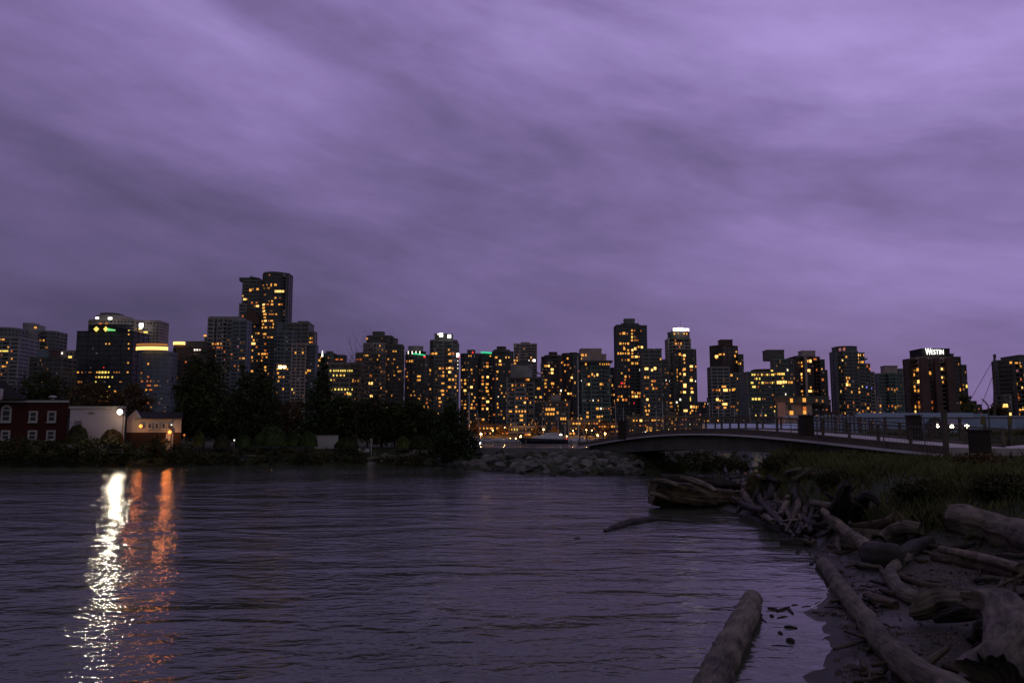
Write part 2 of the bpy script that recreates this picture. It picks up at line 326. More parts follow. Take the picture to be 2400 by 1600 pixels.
def tree(name, label, Y, blobs, n, size, leaf, group=None, seed=1, trunk_u=None, hfun=hl, trunk_r=.22, cat='tree', droop=0):
    us = [b[0] for b in blobs]; u = trunk_u or sum(us)/len(us); x = P(u,1000,Y).x; z = hfun(x,Y) if hfun else 2.6
    root = empty(name, (x,Y,z), label, cat, group)
    bl = px_blobs(Y, blobs, (x,Y,z)); top = max(b[2]+b[5] for b in bl); rng = random.Random(seed)
    t = MB(); t.bar((0,0,-.3),(0.1,0,top*.45),trunk_r,8,trunk_r*.6); t.bar((0.1,0,top*.45),(0,0,top*.92),trunk_r*.6,7,.04)
    for b in bl:
        hb = max(.5, min(top*.8, b[2]*.75)); t.bar((0.08,0,hb*.7),(b[0],b[1],b[2]),trunk_r*.35,5,.03)
        for _ in range(3): 
            q = (b[0]+rng.uniform(-.7,.7)*b[3], b[1]+rng.uniform(-.7,.7)*b[4], b[2]+rng.uniform(-.5,.8)*b[5]); t.bar((b[0],b[1],b[2]), q, .05, 4, .015)
    t.build('trunk', BARK, root); leaf_cloud('crown', bl, n, size, LEAF[leaf], root, seed, droop=droop); return root
def bare_tree(label, Y, u, vtop, group, seed, hfun=hl, lean=0, r=.16):
    x = P(u,1000,Y).x; z = hfun(x,Y); root = empty('bare_tree', (x,Y,z), label, 'tree', group); rng = random.Random(seed)
    h = P(u,vtop,Y).z-z; t = MB(); t.bar((0,0,-.3),(lean*.3,0,h*.35),r,7,r*.75); t.build('trunk', BARK, root)
    c = MB(); p0 = Vector((lean*.3,0,h*.35))
    for k in range(5):
        limb(c, p0+Vector((0,0,-.25*k*.4)), (rng.uniform(-.55,.55)+lean*.1, rng.uniform(-.4,.4), 1), h*.52*rng.uniform(.8,1), r*.5, 3, rng, .55, .35, 5)
    c.build('branches', BARK, root); return root
GT = 'trees of the park across the water'
tree('evergreen_tree', 'broad dark round-topped evergreen beside the cream shed, widest of the park trees', 108, [(473,850,24,28),(462,885,38,38),(505,890,32,42),(430,905,22,22),(450,945,42,42),(505,960,48,50),(455,1000,45,30),(520,1005,40,28),(480,960,55,60)], 9000, .42, 'dark', GT, 3, 478)
tree('evergreen_tree', 'dark evergreen with two pointed tops in front of the twin glass towers', 111, [(572,880,15,32),(609,872,14,34),(588,925,34,40),(627,930,15,45),(556,960,35,50),(615,980,38,50),(580,1005,52,30)], 8000, .40, 'dark', GT, 4, 592)
tree('conifer_tree', 'tall narrow pointed conifer standing before the pale grid office block', 112, [(758,864,9,26),(756,895,19,28),(752,925,27,32),(750,960,37,35),(745,1000,42,30)], 6500, .38, 'conifer', GT, 5, 752, droop=.6)
tree('broadleaf_tree', 'low dark broad tree directly right of the narrow pointed conifer', 113, [(800,965,32,36),(835,975,40,36),(815,1005,50,26),(780,1000,30,28)], 5000, .42, 'dark', GT, 6, 815)
tree('broadleaf_tree', 'dark spreading tree under the bare branches in the middle of the park', 113, [(880,968,42,36),(915,980,40,32),(895,1010,52,24)], 5200, .42, 'dark', GT, 7, 895)
tree('broadleaf_tree', 'rounded dark tree between the spreading park tree and the shore conifer', 111, [(960,968,34,32),(1000,985,36,28),(975,1010,48,24)], 4800, .42, 'dark', GT, 8, 975)
tree('autumn_tree', 'small brown-leaved tree in the gap between evergreen and narrow conifer', 115, [(655,975,24,34),(690,970,26,32),(672,1005,42,28)], 3200, .36, 'autumn', GT, 9, 672)
tree('conifer_tree', 'bushy conifer overhanging the rocks at the end of the park point', 98, [(1056,952,15,18),(1060,972,30,20),(1045,992,38,20),(1075,1002,32,22),(1052,1025,50,26),(1078,1045,42,26),(1045,1050,42,24),(1070,1068,44,14)], 9500, .34, 'conifer', GT, 10, 1060, trunk_r=.2, droop=.5)
tree('autumn_tree', 'brown thinning tree behind the left part of the long pale wall', 116, [(190,935,36,30),(232,925,34,34),(265,945,26,26)], 2200, .36, 'autumn', GT, 11, 220)
tree('autumn_tree', 'brown tree behind the glaring wall lamp', 117, [(310,930,28,32),(340,945,26,26),(322,960,34,20)], 2000, .36, 'autumn', GT, 12, 320)
tree('dark_tree', 'dusky tree rising behind the red brick house roof', 118, [(95,905,40,34),(62,925,28,24),(135,925,30,24)], 2600, .38, 'dark', GT, 13, 100)
for k,(u,v,s,le,la) in enumerate([(835,850,21,0,'bare tree with fine twigs before the stepped grey tower, leftmost of the bare ones'),(862,838,22,-.5,'tall bare tree before the centre of the stepped grey tower'),(893,845,23,.3,'bare tree with upright limbs at the right side of the stepped grey tower'),(925,862,24,.6,'bare tree leaning right in the gap beside the stepped grey tower'),(960,905,25,0,'short bare tree under the green-ringed tower'),(990,915,26,.2,'low bare tree just left of the shore conifer')]):
    bare_tree(la, 111+k*.6, u, v, 'bare trees in the park', s, lean=le)
bare_tree('bare tree between brick house and dark office tower', 119, 150, 885, 'bare trees in the park', 31)
bare_tree('bare tree over the brown tree gap by the grid office', 113, 660, 925, 'bare trees in the park', 32)
def dome(label, Y, u, vt, vb, ru, leaf='trim', seed=1, group='clipped bushes on the park lawn', name='clipped_bush'):
    p = P(u, vb, Y); root = empty(name, (p.x,Y,p.z), label, 'bush', group); k = Y/F; h = (vb-vt)*k; w_ = ru*k
    s = MB(); s.bar((0,0,-.5),(0,0,h*.5),.09,6,.05); s.build('stem', BARK, root)
    rg = np.random.default_rng(seed); n = 5200; d = rg.normal(size=(n,3)); d /= np.linalg.norm(d,axis=1)[:,None]; d[:,2] = np.abs(d[:,2])
    rr = (0.90+0.10*rg.random(n))[:,None]*(1+.03*np.sin(d[:,0:1]*9+d[:,1:2]*7)); C = d*rr*np.array([w_,w_*.9,h]); a = rg.normal(size=(n,3)); a /= np.linalg.norm(a,axis=1)[:,None]
    b = np.cross(a, d); b /= np.linalg.norm(b,axis=1)[:,None]+1e-6; s_ = .20
    V = np.stack([C-a*s_*.5, C+b*s_*.35, C+a*s_*.5, C-b*s_*.35],1).reshape(-1,3)
    np_mesh('foliage', V, np.arange(4*n).reshape(-1,4), LEAF[leaf], root); return root
dome('largest clipped dome bush, below the two-topped evergreen', 107, 636, 998, 1045, 39, seed=1)
dome('small clipped dome bush just left of the largest dome', 107, 572, 1019, 1048, 20, seed=2)
dome('low clipped bush below the broad evergreen, dullest of the domes', 106, 520, 1021, 1048, 18, 'bramble', seed=3)
dome('small clipped dome bush touching the right side of the largest dome', 107.5, 689, 1013, 1046, 19, seed=4)
dome('clipped dome bush left of the white low wall behind the trees', 107, 722, 1012, 1046, 22, seed=5)
dome('round dark bush against the long pale wall', 98.5, 180, 996, 1040, 25, 'bramble', seed=6)
dome('wispy brown bush at the lit end of the long pale wall', 98.8, 262, 1006, 1040, 26, 'autumn', seed=7)
dome('yellowish bush lit by the orange door lamp', 103, 466, 1008, 1045, 12, 'olive', seed=8)
dome('squat yellow-green bush on the lawn near the white sign post', 107, 945, 1023, 1050, 16, 'olive', seed=9)
dome('low dark bush between white low wall and sign post', 108, 812, 1026, 1050, 28, 'dark', seed=10)
dome('dark bush at the edge of the shore conifer', 103, 985, 1022, 1052, 26, 'dark', seed=11)
# bramble thicket along the far bank: nobody could count it
rg = np.random.default_rng(5); bl = []
for u in np.arange(-700, 1010, 14):
    Yb = 97.5+np.interp(u,[300,600,850,1010],[0,7.5,8,3]) + rg.uniform(-1.5,1.5); tp = 1027 if u < 445 else 1049
    tp += rg.uniform(-7,7); p = P(u, tp+18, Yb)
    if u > 840: p.z -= .55
    bl.append((p.x, Yb, p.z, 1.1, 1.3, .75)); bl.append((p.x+.3, Yb-1.3, p.z-.8, 1.0, 1.0, .6)); bl.append((p.x, Yb-.6, p.z-1.3, 1.0, 1.0, .6))
for u in np.arange(1492, 1745, 9):
    Yb = 84+rg.uniform(-2,3)+(u-1490)*.02; p = P(u, rg.uniform(1066,1092), Yb); bl.append((p.x, Yb, max(p.z,.5), 1.1, 1.2, .8)); p = P(u, rg.uniform(1085,1104), 80.5+(u-1490)*.016); bl.append((p.x,p.y,max(p.z,.4),1.0,1.0,.6))
tag(leaf_cloud('bramble_thicket', bl, 64000, .24, LEAF['bramble'], seed=8), 'dark bramble thicket along the far bank', 'undergrowth', kind='stuff')
# ================================================================ CITY TOWERS
CM = {}
for k,c in dict(L=(.22,.21,.21), M=(.14,.14,.13), D=(.085,.085,.080), K=(.016,.018,.020), R=(.078,.048,.042), C=(.33,.29,.25), B=(.12,.145,.17), T=(.13,.175,.155), P=(.30,.24,.22)).items():
    CM[k] = mat('facade_'+{'L':'pale_concrete','M':'grey_concrete','D':'charcoal','K':'black_glass_frame','R':'dark_brick','C':'cream_concrete','B':'blue_grey','T':'green_grey','P':'pinkish_concrete'}[k], c, .8, .25, var=.22, scale=.12)
GL = mat('dark_glazing', (.030,.034,.040), .25, .45, var=.5, scale=.25); GLB = mat('blue_glazing', (.06,.075,.11), .2, .5, var=.4, scale=.25)
ROOFM = mat('roof_gravel', (.05,.048,.05), .9, .1)
CUBES = {}
def cube_mesh(m, nm='window'):
    k = (m.name, nm)
    if k not in CUBES:
        b = MB(); b.box(-.5,.5,-.5,.5,-.5,.5); me = bpy.data.meshes.new(nm); me.from_pydata(b.v,[],b.f); me.materials.append(m); CUBES[k] = me
    return CUBES[k]
FP = {'b': [(0,0),(1,0),(1,1),(0,1)], 'o': [(.16,0),(.84,0),(1,.16),(1,.84),(.84,1),(.16,1),(0,.84),(0,.16)]}
FP['r'] = [(0.5-.5*math.cos(math.pi*k/12), .42-.42*math.sin(math.pi*k/12)) for k in range(13)]+[(1,1),(0,1)]
FP['d'] = [(0.5-.5*math.cos(2*math.pi*k/16), .5-.5*math.sin(2*math.pi*k/16)) for k in range(16)]
FP['n'] = [(0,.12),(.30,.12),(.30,0),(.70,0),(.70,.12),(1,.12),(1,1),(0,1)]
FP['m'] = [(0,0),(.24,0),(.24,.1),(.40,.1),(.40,-.04),(.64,-.04),(.64,.1),(.8,.1),(.8,.03),(1,.03),(1,1),(0,1)]
def footprint(shape, x0, x1, y0, D):
    if shape in FP: fp = FP[shape]
    else: f = float(shape); fp = [(0,.45),(f,0),(1,.45),(1-f*.5,1),(.12,.95)]
    return [(x0+p[0]*(x1-x0), y0+p[1]*D) for p in fp]
def grow(poly, o):
    n = len(poly); out = []
    for i in range(n):
        a, b, c = Vector(poly[i-1]), Vector(poly[i]), Vector(poly[(i+1)%n])
        e1 = (b-a).normalized(); e2 = (c-b).normalized(); n1 = Vector((e1.y,-e1.x)); n2 = Vector((e2.y,-e2.x)); s = n1+n2
        s = s/max(.35, s.dot(n1)) if s.length > 1e-6 else n1
        out.append((b.x+s.x*o, b.y+s.y*o))
    return out
def on_facade(secs, u, v):
    """nearest facade point that the sight line through (u,v) meets: (x,y,z,angle,normal,section)"""
    d = ray(u,v); best = None
    for si, s in enumerate(secs):
        poly = s['poly']; n = len(poly)
        for i in range(n):
            ax,ay = poly[i]; bx,by = poly[(i+1)%n]; ex,ey = bx-ax, by-ay
            den = d.x*ey-d.y*ex
            if abs(den) < 1e-9: continue
            t = (ax*ey-ay*ex)/den; q = ((ax*d.y-ay*d.x))/den if False else None
            X, Y_ = d.x*t, d.y*t; L2 = ex*ex+ey*ey; w_ = ((X-ax)*ex+(Y_-ay)*ey)/L2
            if t <= 0 or w_ < 0 or w_ > 1: continue
            z = H+d.z*t
            if z < s['z0']-.5 or z > s['z1']+.5: continue
            if best is None or t < best[0]: best = (t, X, Y_, z, math.atan2(ey,ex), si)
    return best
DEF = dict(X=(13,8), b=(6,5), B=(11,7), m=(5,4), d=(5,4), o=(6,5), w=(4,4), W=(8,7), g=(6,5), r=(4,4), e=(10,4), G=(10,3), u=(7,6), p=(8,5), k=(5,4))
def tower(name, label, Y, secs, wins='', rnd=20, style='s', mc='M', floor=3.05, seed=0, group='high-rise towers along the harbour', cat='tower', glz=None, ground=2.6, mix='mmddddodd'):
    """secs: (u0,u1,vtop,vbot or 0, shape, dy, [material], [style])"""
    rng = random.Random(seed*7+len(label)); k = Y/F; uc = (secs[0][0]+secs[0][1])/2
    ox = P(uc,900,Y).x; root = empty(name, (ox,Y,ground), label, cat, group); S = []
    for q in secs:
        u0,u1,vt,vb,shape,dy = q[:6]; m_ = CM[q[6]] if len(q) > 6 and q[6] else CM[mc]; st = q[7] if len(q) > 7 else (style if (not vb) else 'x')
        Yf = Y+dy; z1 = P(uc,vt,Yf).z; z0 = ground-1 if not vb else P(uc,vb,Yf).z-.6; vm = (vt+(vb or 1010))/2
        x0, x1 = P(u0,vm,Yf).x, P(u1,vm,Yf).x; W = x1-x0; D = min(26, max(7, W*.85)); poly = footprint(shape, x0, x1, Yf, D)
        S.append(dict(poly=poly, z0=z0, z1=z1, st=st, main=not vb, u0=u0, u1=u1, vt=vt, vb=vb or 1005, W=W))
        loc = [(p[0]-ox, p[1]-Y) for p in poly]; zz0, zz1 = z0-ground, z1-ground
        if st == 'x':      # plain plant room / rooftop block with a small parapet
            b = MB(); b.prism(loc, zz0, zz1); b.prism(grow(loc,.22), zz1-.5, zz1+.25); b.build('rooftop_block', m_, root); continue
        if st == 'h':      # flat disc-like overhanging roof
            b = MB(); b.prism(loc, zz0, zz1); b.build('roof_canopy', m_, root); continue
        g_ = MB(); g_.prism(loc, zz0, zz1-.3); g_.build('glazing', glz or GL, root)
        b = MB(); sp = {'s':1.15,'g':.9,'t':.45,'k':.35,'c':1.5}[st]; pr = {'s':.28,'g':.35,'t':.12,'k':.08,'c':.3}[st]; nf = int((zz1-zz0)/floor)
        ring = grow(loc, pr)
        for f in range(nf+1):
            zt = zz1-f*floor; b.prism(ring, zt-sp, zt)
            if st == 's' and f % 1 == 0 and len(loc) <= 12 and f > 1:   # a balcony stack on one bay
                pass
        step = {'s':6.0,'g':3.1,'t':4.2,'k':8.0,'c':3.4}[st]; pw = {'s':.9,'g':.7,'t':.18,'k':.15,'c':1.3}[st]
        for i in range(len(loc)):
            a = Vector(loc[i]); c = Vector(loc[(i+1)%len(loc)]); e = c-a; L_ = e.length
            if e.y/L_ > .5 and False: continue
            nrm = Vector((e.y,-e.x))/L_
            if nrm.y > .6: continue      # rear wall: plain
            nb = max(1, round(L_/step)); e /= L_
            for j in range(nb+1):
                if j == 0 and len(loc) > 8: continue
                w_ = pw*(1.0 if j in (0,nb) else rng.choice([.6,1,1]) ); c0 = a+e*(L_*j/nb); p0 = c0-e*w_/2; p1 = c0+e*w_/2; o = nrm*(pr+.12)
                b.prism([tuple(p0-nrm*.2+o*0), tuple(p1-nrm*.2), tuple(p1+o), tuple(p0+o)][::-1], zz0, zz1+.15)
        b.prism(grow(loc, pr+.2), zz1-.4, zz1+.5); b.build('facade', m_, root)
        # a recessed-looking balcony stack hung on the front
        if st == 's' and W > 16 and (not vb) and rng.random() < .85:
            bx = x0-ox+W*rng.choice([.15,.3,.62,.8]); bw = W*.16; yy = min(p[1] for p in loc)
            bb = MB(); bb.box(bx-.2,bx,yy-1.1,yy+3,zz0,zz1-floor*1.0); bb.box(bx+bw,bx+bw+.2,yy-1.1,yy+3,zz0,zz1-floor*1.0)
            for f in range(1,nf): bb.box(bx,bx+bw,yy-1.3,yy+3,zz1-f*floor-.95,zz1-f*floor-.05)
            bb.build('balcony_stack', m_, root)
        r = MB(); r.prism(grow(loc,-.3), zz1-.25, zz1+.3); r.build('roof', ROOFM, root)
    def put(u, v, w, h, c, snap=True, nm='window', th=.12):
        hh = on_facade(S, u, v)
        if not hh: return False
        t,X,Yy,z,ang,si = hh; s = S[si]
        if snap and h <= 6: 
            kf = round((s['z1']-z-.5-floor*.5)/floor); z = s['z1']-.35-kf*floor-floor*.5
        nx, ny = math.sin(ang), -math.cos(ang); off = .42
        o = bpy.data.objects.new(nm, cube_mesh(EM[c], nm)); o.location = (X+nx*off-ox, Yy+ny*off-Y, z-ground); o.rotation_euler.z = ang
        ca = max(.35, abs(math.cos(ang))); o.scale = (w*k/ca*(.70 if w < 20 else .9), th, h*k*.82); link(o, root); return True
    cnt = 0; used = []
    for it in (x.strip() for x in wins.split(',')):
        if not it: continue
        t_ = it.split(); c = t_[-1]; u, v = float(t_[0]), float(t_[1]); w, h = (float(t_[2]), float(t_[3])) if len(t_) == 5 else DEF[c]
        if put(u,v,w,h,c): cnt += 1; used.append((u,v))
    main = [s for s in S if s['st'] != 'x' and s['st'] != 'h']; tries = 0
    rnd = int(rnd*1.35)
    goal = min(98, len(used)+rnd)
    while cnt < goal and tries < rnd*6:
        tries += 1; s = rng.choice(main); cols = max(3, int((s['u1']-s['u0'])/6)); ci = rng.randrange(cols)
        u = s['u0']+(ci+.5)*(s['u1']-s['u0'])/cols; v = s['vt']+6+(s['vb']-s['vt']-6)*rng.random()**.75
        if v > 1012 or any(abs(u-a)<6 and abs(v-b)<5 for a,b in used): continue
        c = rng.choice(mix); w,h = rng.choice([(3,3),(4,3.5),(5,4),(3,4)])
        if c in 'bo': w,h = rng.choice([(4,4),(5,4)])
        if put(u,v,w,h,c): cnt += 1; used.append((u,v))
    # a few unlit curtained panes; the dusk they reflect is put in as emission
    for _ in range(min(14, 98-cnt)):
        s = rng.choice(main); u = rng.uniform(s['u0']+2, s['u1']-2); v = rng.uniform(s['vt']+6, min(1005,s['vb']))
        if any(abs(u-a)<7 and abs(v-b)<6 for a,b in used): continue
        if put(u,v,rng.choice([4,5,7]),3.5,'k'): used.append((u,v))
    root['_'] = 0; del root['_']
    return root, S, ox, k
def fix(root, nm, m, u, v, Yf, w, h, th=.3, rot=0):
    """a lit panel or block fixed to a tower: size in metres from its span in the photo"""
    p = P(u,v,Yf); k = Yf/F; o = bpy.data.objects.new(nm, cube_mesh(m, nm)); o.location = p-Vector(root.location); o.scale = (w*k, th, h*k); o.rotation_euler.y = rot; link(o, root); return o
def aerial(root, u, v0, v1, Yf, r=.18):
    p = P(u,v0,Yf)-Vector(root.location); q = P(u,v1,Yf)-Vector(root.location); b = MB(); b.bar(p,q,r,5,.06); return b.build('aerial', CM['D'], root)

tower('apartment_tower','rounded apartment tower cut by the left edge, lower terraces in front',640,[(-40,24,768,0,'r',0),(-60,38,790,0,'b',-14,'L','s')],
 '8 800 8 4 b,2 799 6 4 m,10 819 22 4 g,20 818 5 4 b,28 824 5 4 o,18 846 b,28 845 4 4 b,8 860 8 4 b,14 860 m,3 879 7 4 m',18,mc='M',seed=1)
r_,S_,ox_,k_ = tower('apartment_tower','apartment tower with curved balconies and stepped glass crown behind the brick house',680,[(38,118,776,0,'o',0),(44,92,762,776,'d',2,'L'),(48,78,757,764,'r',3,'L'),(38,72,778,0,'r',-8,'L','s')],
 '83 770 6 5 b,63 789 8 4 o,95 797 7 4 m,103 798 5 4 b,110 812 8 4 m,53 816 4 3 w,83 827 23 8 B,70 870 d,95 843 4 6 d',16,seed=2)
fix(r_,'logo_panel',EM['u'],34,789,655,9,8); fix(r_,'logo_panel',EM['W'],34,789,654,5,3)
tower('terraced_block','dark terraced block with red-brown plant room below the curved balcony tower',560,[(65,140,838,0,'b',0),(86,116,820,838,'b',4,'B'),(116,129,820,838,'b',3,'R')],'96 842 4 6 d,58 914 8 5 b,58 937 6 4 b',10,mc='D',seed=3)
tower('office_block','narrow pinkish office block with one column of lit stair windows',620,[(138,176,822,0,'b',0)],
 '144 827 11 6 w,165 833 12 6 g,'+','.join('152 %d 4.5 4 g,157.5 %d 3 3.5 b'%(845+i*5.9,845+i*5.9) for i in range(10)),8,mc='P',style='c',seed=4)
r_,S_,ox_,k_ = tower('office_tower','wide pale concrete office tower with shield sign rising behind the black glass block',760,[(188,312,748,0,'r',0,'C','c'),(215,285,738,748,'r',4,'C'),(228,272,733,739,'r',6,'D'),(312,368,752,0,'b',6,'P','c'),(196,306,761,774,'r',-3,'K','k')],
 '200 765 10 4 o,204 760 7 3 d,236 762 10 4 o,250 762 9 4 m,258 764 5 3 m,296 775 16 4 g,318 771 7 4 m,328 774 9 4 g,342 776 14 5 g,318 779 6 3 b,330 780 8 3 m,340 789 5 3 b,344 789 4 3 b,328 794 4 3 b',6,mc='C',style='c',seed=5)
fix(r_,'roof_lamp',EM['W'],228,745,752,7,4.5); fix(r_,'roof_lamp',EM['W'],258,746,752,9,5)
sh = MB(); kk = 758/F; sh.add([(x*kk,-.3*(j),z*kk) for j in (0,1) for x,z in ((-5,6.5),(5,6.5),(5,0),(3.6,-4.5),(0,-7),(-3.6,-4.5),(-5,0))],[tuple(range(7)),tuple(range(13,6,-1))]+[(i,7+i,7+(i+1)%7,(i+1)%7) for i in range(7)])
o = sh.build('shield_sign', EM['W'], r_); o.location = P(331,764,757)-Vector(r_.location)
r_,S_,ox_,k_ = tower('office_block','black glass office block with yellow diamond and green rooftop signs',600,[(174,306,777,0,'b',0,'K','k'),(210,274,765,777,'b',2,'K')],
 '249 806 4 4 b,257 806 4 4 b,244 857 3 3 r,183 871 7 4 b,193 872 4 4 m,212 871 9 3 m,228 871 5 4 b,234 871 6 6 g,241 871 6 6 g,248 871 6 6 g,255 872 4 5 g,268 873 3 4 m,274 873 5 4 m,280 874 3 4 m,226 880 4 4 b,233 879 6 4 g,240 879 6 4 g,247 879 6 4 g,254 879 6 4 g,264 880 4 4 g,185 896 6 6 m,191 897 4 4 m,225 898 4 4 g,225 905 3 4 m,257 903 4 4 g,252 918 8 3 m,234 926 4 5 g,240 927 5 5 g,246 927 5 5 g,252 926 6 6 g,259 927 5 4 g,233 936 6 4 o,241 936 6 4 o,250 936 8 4 o,269 923 4 6 b,271 918 4 4 b,283 897 8 3 m,302 789 4 4 b,302 805 4 4 b,302 819 4 4 b,301 847 4 4 b,300 868 5 4 b',0,mc='K',style='k',seed=6,mix='d',floor=3.6)
dm = MB(); kk = 598/F
def diamond(u, v, w, h, full=True):
    b = MB(); k = 598/F; pts = [(-w/2,0),(0,-h/2),(w/2 if full else 0.5,0),(0,h/2)]
    b.add([(x*k,y*-.3,z*k) for y in (0,1) for x,z in pts],[(3,2,1,0),(4,5,6,7)]+[(i,(i+1)%4,4+(i+1)%4,4+i) for i in range(4)])
    o = b.build('diamond_sign', EM['g'], r_); o.location = P(u,v,598)-Vector(r_.location)
diamond(226,771,13,13); diamond(248,771,11,13)
gs = MB(); k = 598/F
for i,(x,hh) in enumerate([(0,7),(3,6),(6,5),(9,4.5),(12,4),(15,4)]):
    gs.add([(x*k-.6,0,-hh*.5*k+i*-.10),(x*k+2.4*k,0,-hh*.5*k-i*.1),(x*k+2.4*k+.2,0,hh*.4*k-i*.12),(x*k-.4,0,hh*.5*k-i*.1)],[(0,1,2,3)])
o = gs.build('sign_lettering', EM['e'], r_); o.location = P(253,772,597.4)-Vector(r_.location)
r_,S_,ox_,k_ = tower('round_tower','round blue glass tower with a glowing ring crown beside the black glass block',560,[(313,395,826,0,'d',0,'B','t'),(322,393,822,827,'d',2.2,'B')],
 '348 855 5 5 b,333 870 4 4 o,322 892 12 5 o,334 893 8 4 o,320 893 5 5 b,348 885 6 4 o,346 893 5 4 o,350 900 14 4 o,366 901 12 4 m,343 914 7 4 b,354 915 10 4 o,348 945 8 4 o',8,mc='B',glz=GLB,style='t',seed=7)
def ring(root, u0, u1, v0, v1, Yf, m, nm, a0=math.pi, a1=2*math.pi, bulge=.4, n=16, tilt=0):
    k = Yf/F; c = P((u0+u1)/2, (v0+v1)/2, Yf)-Vector(root.location); rx = (u1-u0)/2*k; vs=[]; 
    hh = (v1-v0)/2*k
    for i in range(n+1):
        a = a0+(a1-a0)*i/n; x = rx*math.cos(a); y = rx*bulge*math.sin(a)
        for z in (-hh,hh): vs.append((c.x+x, c.y+y, c.z+z+tilt*k*x/rx)); vs.append((c.x+x*.985, c.y+y*.985+.1, c.z+z+tilt*k*x/rx))
    fs = []
    for i in range(n):
        q = 4*i; fs += [(q,q+4,q+6,q+2),(q+1,q+3,q+7,q+5),(q+2,q+6,q+7,q+3),(q,q+1,q+5,q+4)]
    b = MB(); b.add(vs, fs); return b.build(nm, m, root)
ring(r_,319,394,813,821,559,EM['B'],'glowing_crown'); ring(r_,320,393,806,810,561,EM['m'],'crown_rim')
r_,S_,ox_,k_ = tower('apartment_block','brown apartment block with oval lit crown behind the broad evergreen',600,[(398,478,814,0,'o',0),(436,476,800,814,'b',8,'D'),(403,438,808,815,'d',2,'D')],
 '443 811 5 5 w,457 816 5 5 w,463 817 5 5 w,469 817 4 4 w,470 823 3 3 p,414 838 15 5 o,410 845 10 4 d,436 848 5 4 o,405 865 6 5 b,413 890 6 5 b,410 905 13 5 o,443 925 9 5 b,404 936 5 7 g,408 957 5 4 b',16,mc='R',seed=8)
ring(r_,406,434,801,808,599,EM['B'],'oval_light')
tower('apartment_tower','wide grey banded tower with saw-edge balconies left of the twin glass towers',620,[(483,540,746,0,'m',0),(540,575,752,0,'b',-3,'B'),(476,484,790,0,'b',4),(490,560,742,750,'b',3,'L')],
 '481 791 10 5 b,483 805 5 4 r,482 821 5 4 r,499 806 5 4 b,505 804 5 4 o,511 806 7 5 b,519 806 5 5 b,500 812 5 4 d,520 812 6 4 o,512 815 10 4 o,505 831 9 4 b,527 829 6 4 o,502 845 6 4 o,529 846 11 4 p,536 799 10 3 d,540 802 3 5 d,558 812 5 4 p,567 819 8 4 d,563 840 6 4 m,571 841 8 4 b,566 855 5 4 m,560 855 4 3 m,559 869 4 3 m',14,mc='L',seed=9)
r_,S_,ox_,k_ = tower('glass_tower','shorter left half of the tall twin glass towers, small crane on top',700,[(563,612,657,0,'b',0,'M','s'),(556,572,712,0,'b',-4,'L'),(561,606,651,657,'b',3,'D')],
 '587 680 8 7 b,593 679 5 4 m,604 678 8 5 b,569 694 3 3 b,570 697 3 3 b,562 697 3 3 b,574 704 10 5 B,580 703 3 3 m,591 708 6 5 o,602 707 7 4 m,598 719 6 4 m,604 719 9 5 B,594 741 4 5 w,600 743 4 4 w,575 759 4 4 b,587 759 12 6 B,601 760 10 6 b,597 765 4 4 m,589 790 8 6 B,595 797 6 5 b,606 785 6 4 b,600 784 4 4 m,594 809 13 6 B,602 810 6 4 o,582 840 8 7 X,591 834 4 6 b,592 822 4 4 b,607 827 5 4 b,592 847 4 4 m,591 871 7 5 b,577 868 5 4 m,560 870 4 4 m',20,mc='M',seed=10)
cr = MB(); p = P(588,655,702)-Vector(r_.location); q = P(590,649,702)-Vector(r_.location); cr.bar(p,q+Vector((0,0,1)),.5,6); cr.bar(P(586,649,702)-Vector(r_.location), P(606,652,702)-Vector(r_.location), .55, 6); cr.build('roof_crane', CM['D'], r_)
g_ = MB(); pp = [P(u,v,694)-Vector(r_.location) for u,v in ((573,760),(574,738),(580,721),(592,727),(608,745),(608,760))]; g_.add([tuple(p) for p in pp]+[(p.x,p.y+8,p.z) for p in pp],[tuple(range(5,-1,-1)),tuple(range(6,12))]+[(i,(i+1)%6,6+(i+1)%6,6+i) for i in range(6)]); g_.build('gable', CM['R'], r_)
tower('glass_tower','tallest tower of the skyline, dark octagonal glass with scattered lit floors',690,[(608,668,640,0,'o',0,'D','s'),(612,664,637,641,'d',3,'K'),(645,668,642,0,'b',6,'K','k')],
 '632 642 4 3 m,618 669 m,626 668 4 4 m,636 668 4 8 b,646 667 8 5 b,631 673 m,620 675 4 3 m,628 674 4 3 m,655 685 24 6 B,647 683 6 4 b,614 690 4 4 d,622 690 8 3 m,646 695 6 4 b,657 695 8 4 d,631 707 4 3 m,638 707 5 5 b,620 712 5 4 b,628 712 8 4 o,638 712 8 5 b,655 713 7 4 b,661 714 6 4 o,614 719 m,619 718 11 5 B,617 723 m,619 723 11 5 b,619 728 12 5 B,636 728 9 3 d,617 733 m,621 740 10 6 b,632 739 5 4 m,638 739 10 4 m,648 739 4 4 b,621 745 7 4 b,646 734 4 4 m,616 755 6 4 b,622 755 8 5 B,630 755 5 4 m,637 755 9 4 b,641 757 3 6 b,618 761 8 4 b,616 766 6 4 m,623 766 6 5 b,634 764 5 4 m,640 766 4 4 b,616 771 5 5 b,625 768 5 4 m,621 782 9 5 b,617 787 5 3 m,629 792 8 4 m,619 792 5 4 m,638 788 5 4 b,622 803 5 4 o,636 790 4 4 b,622 819 6 4 o,615 826 5 5 b,621 826 7 5 b,618 833 7 5 b,626 833 6 4 o,616 840 6 4 o,625 839 5 4 b,614 847 5 4 b,622 859 6 6 b,622 867 6 5 b,616 874 5 4 m,629 876 4 4 m',8,mc='D',seed=11,floor=2.9)
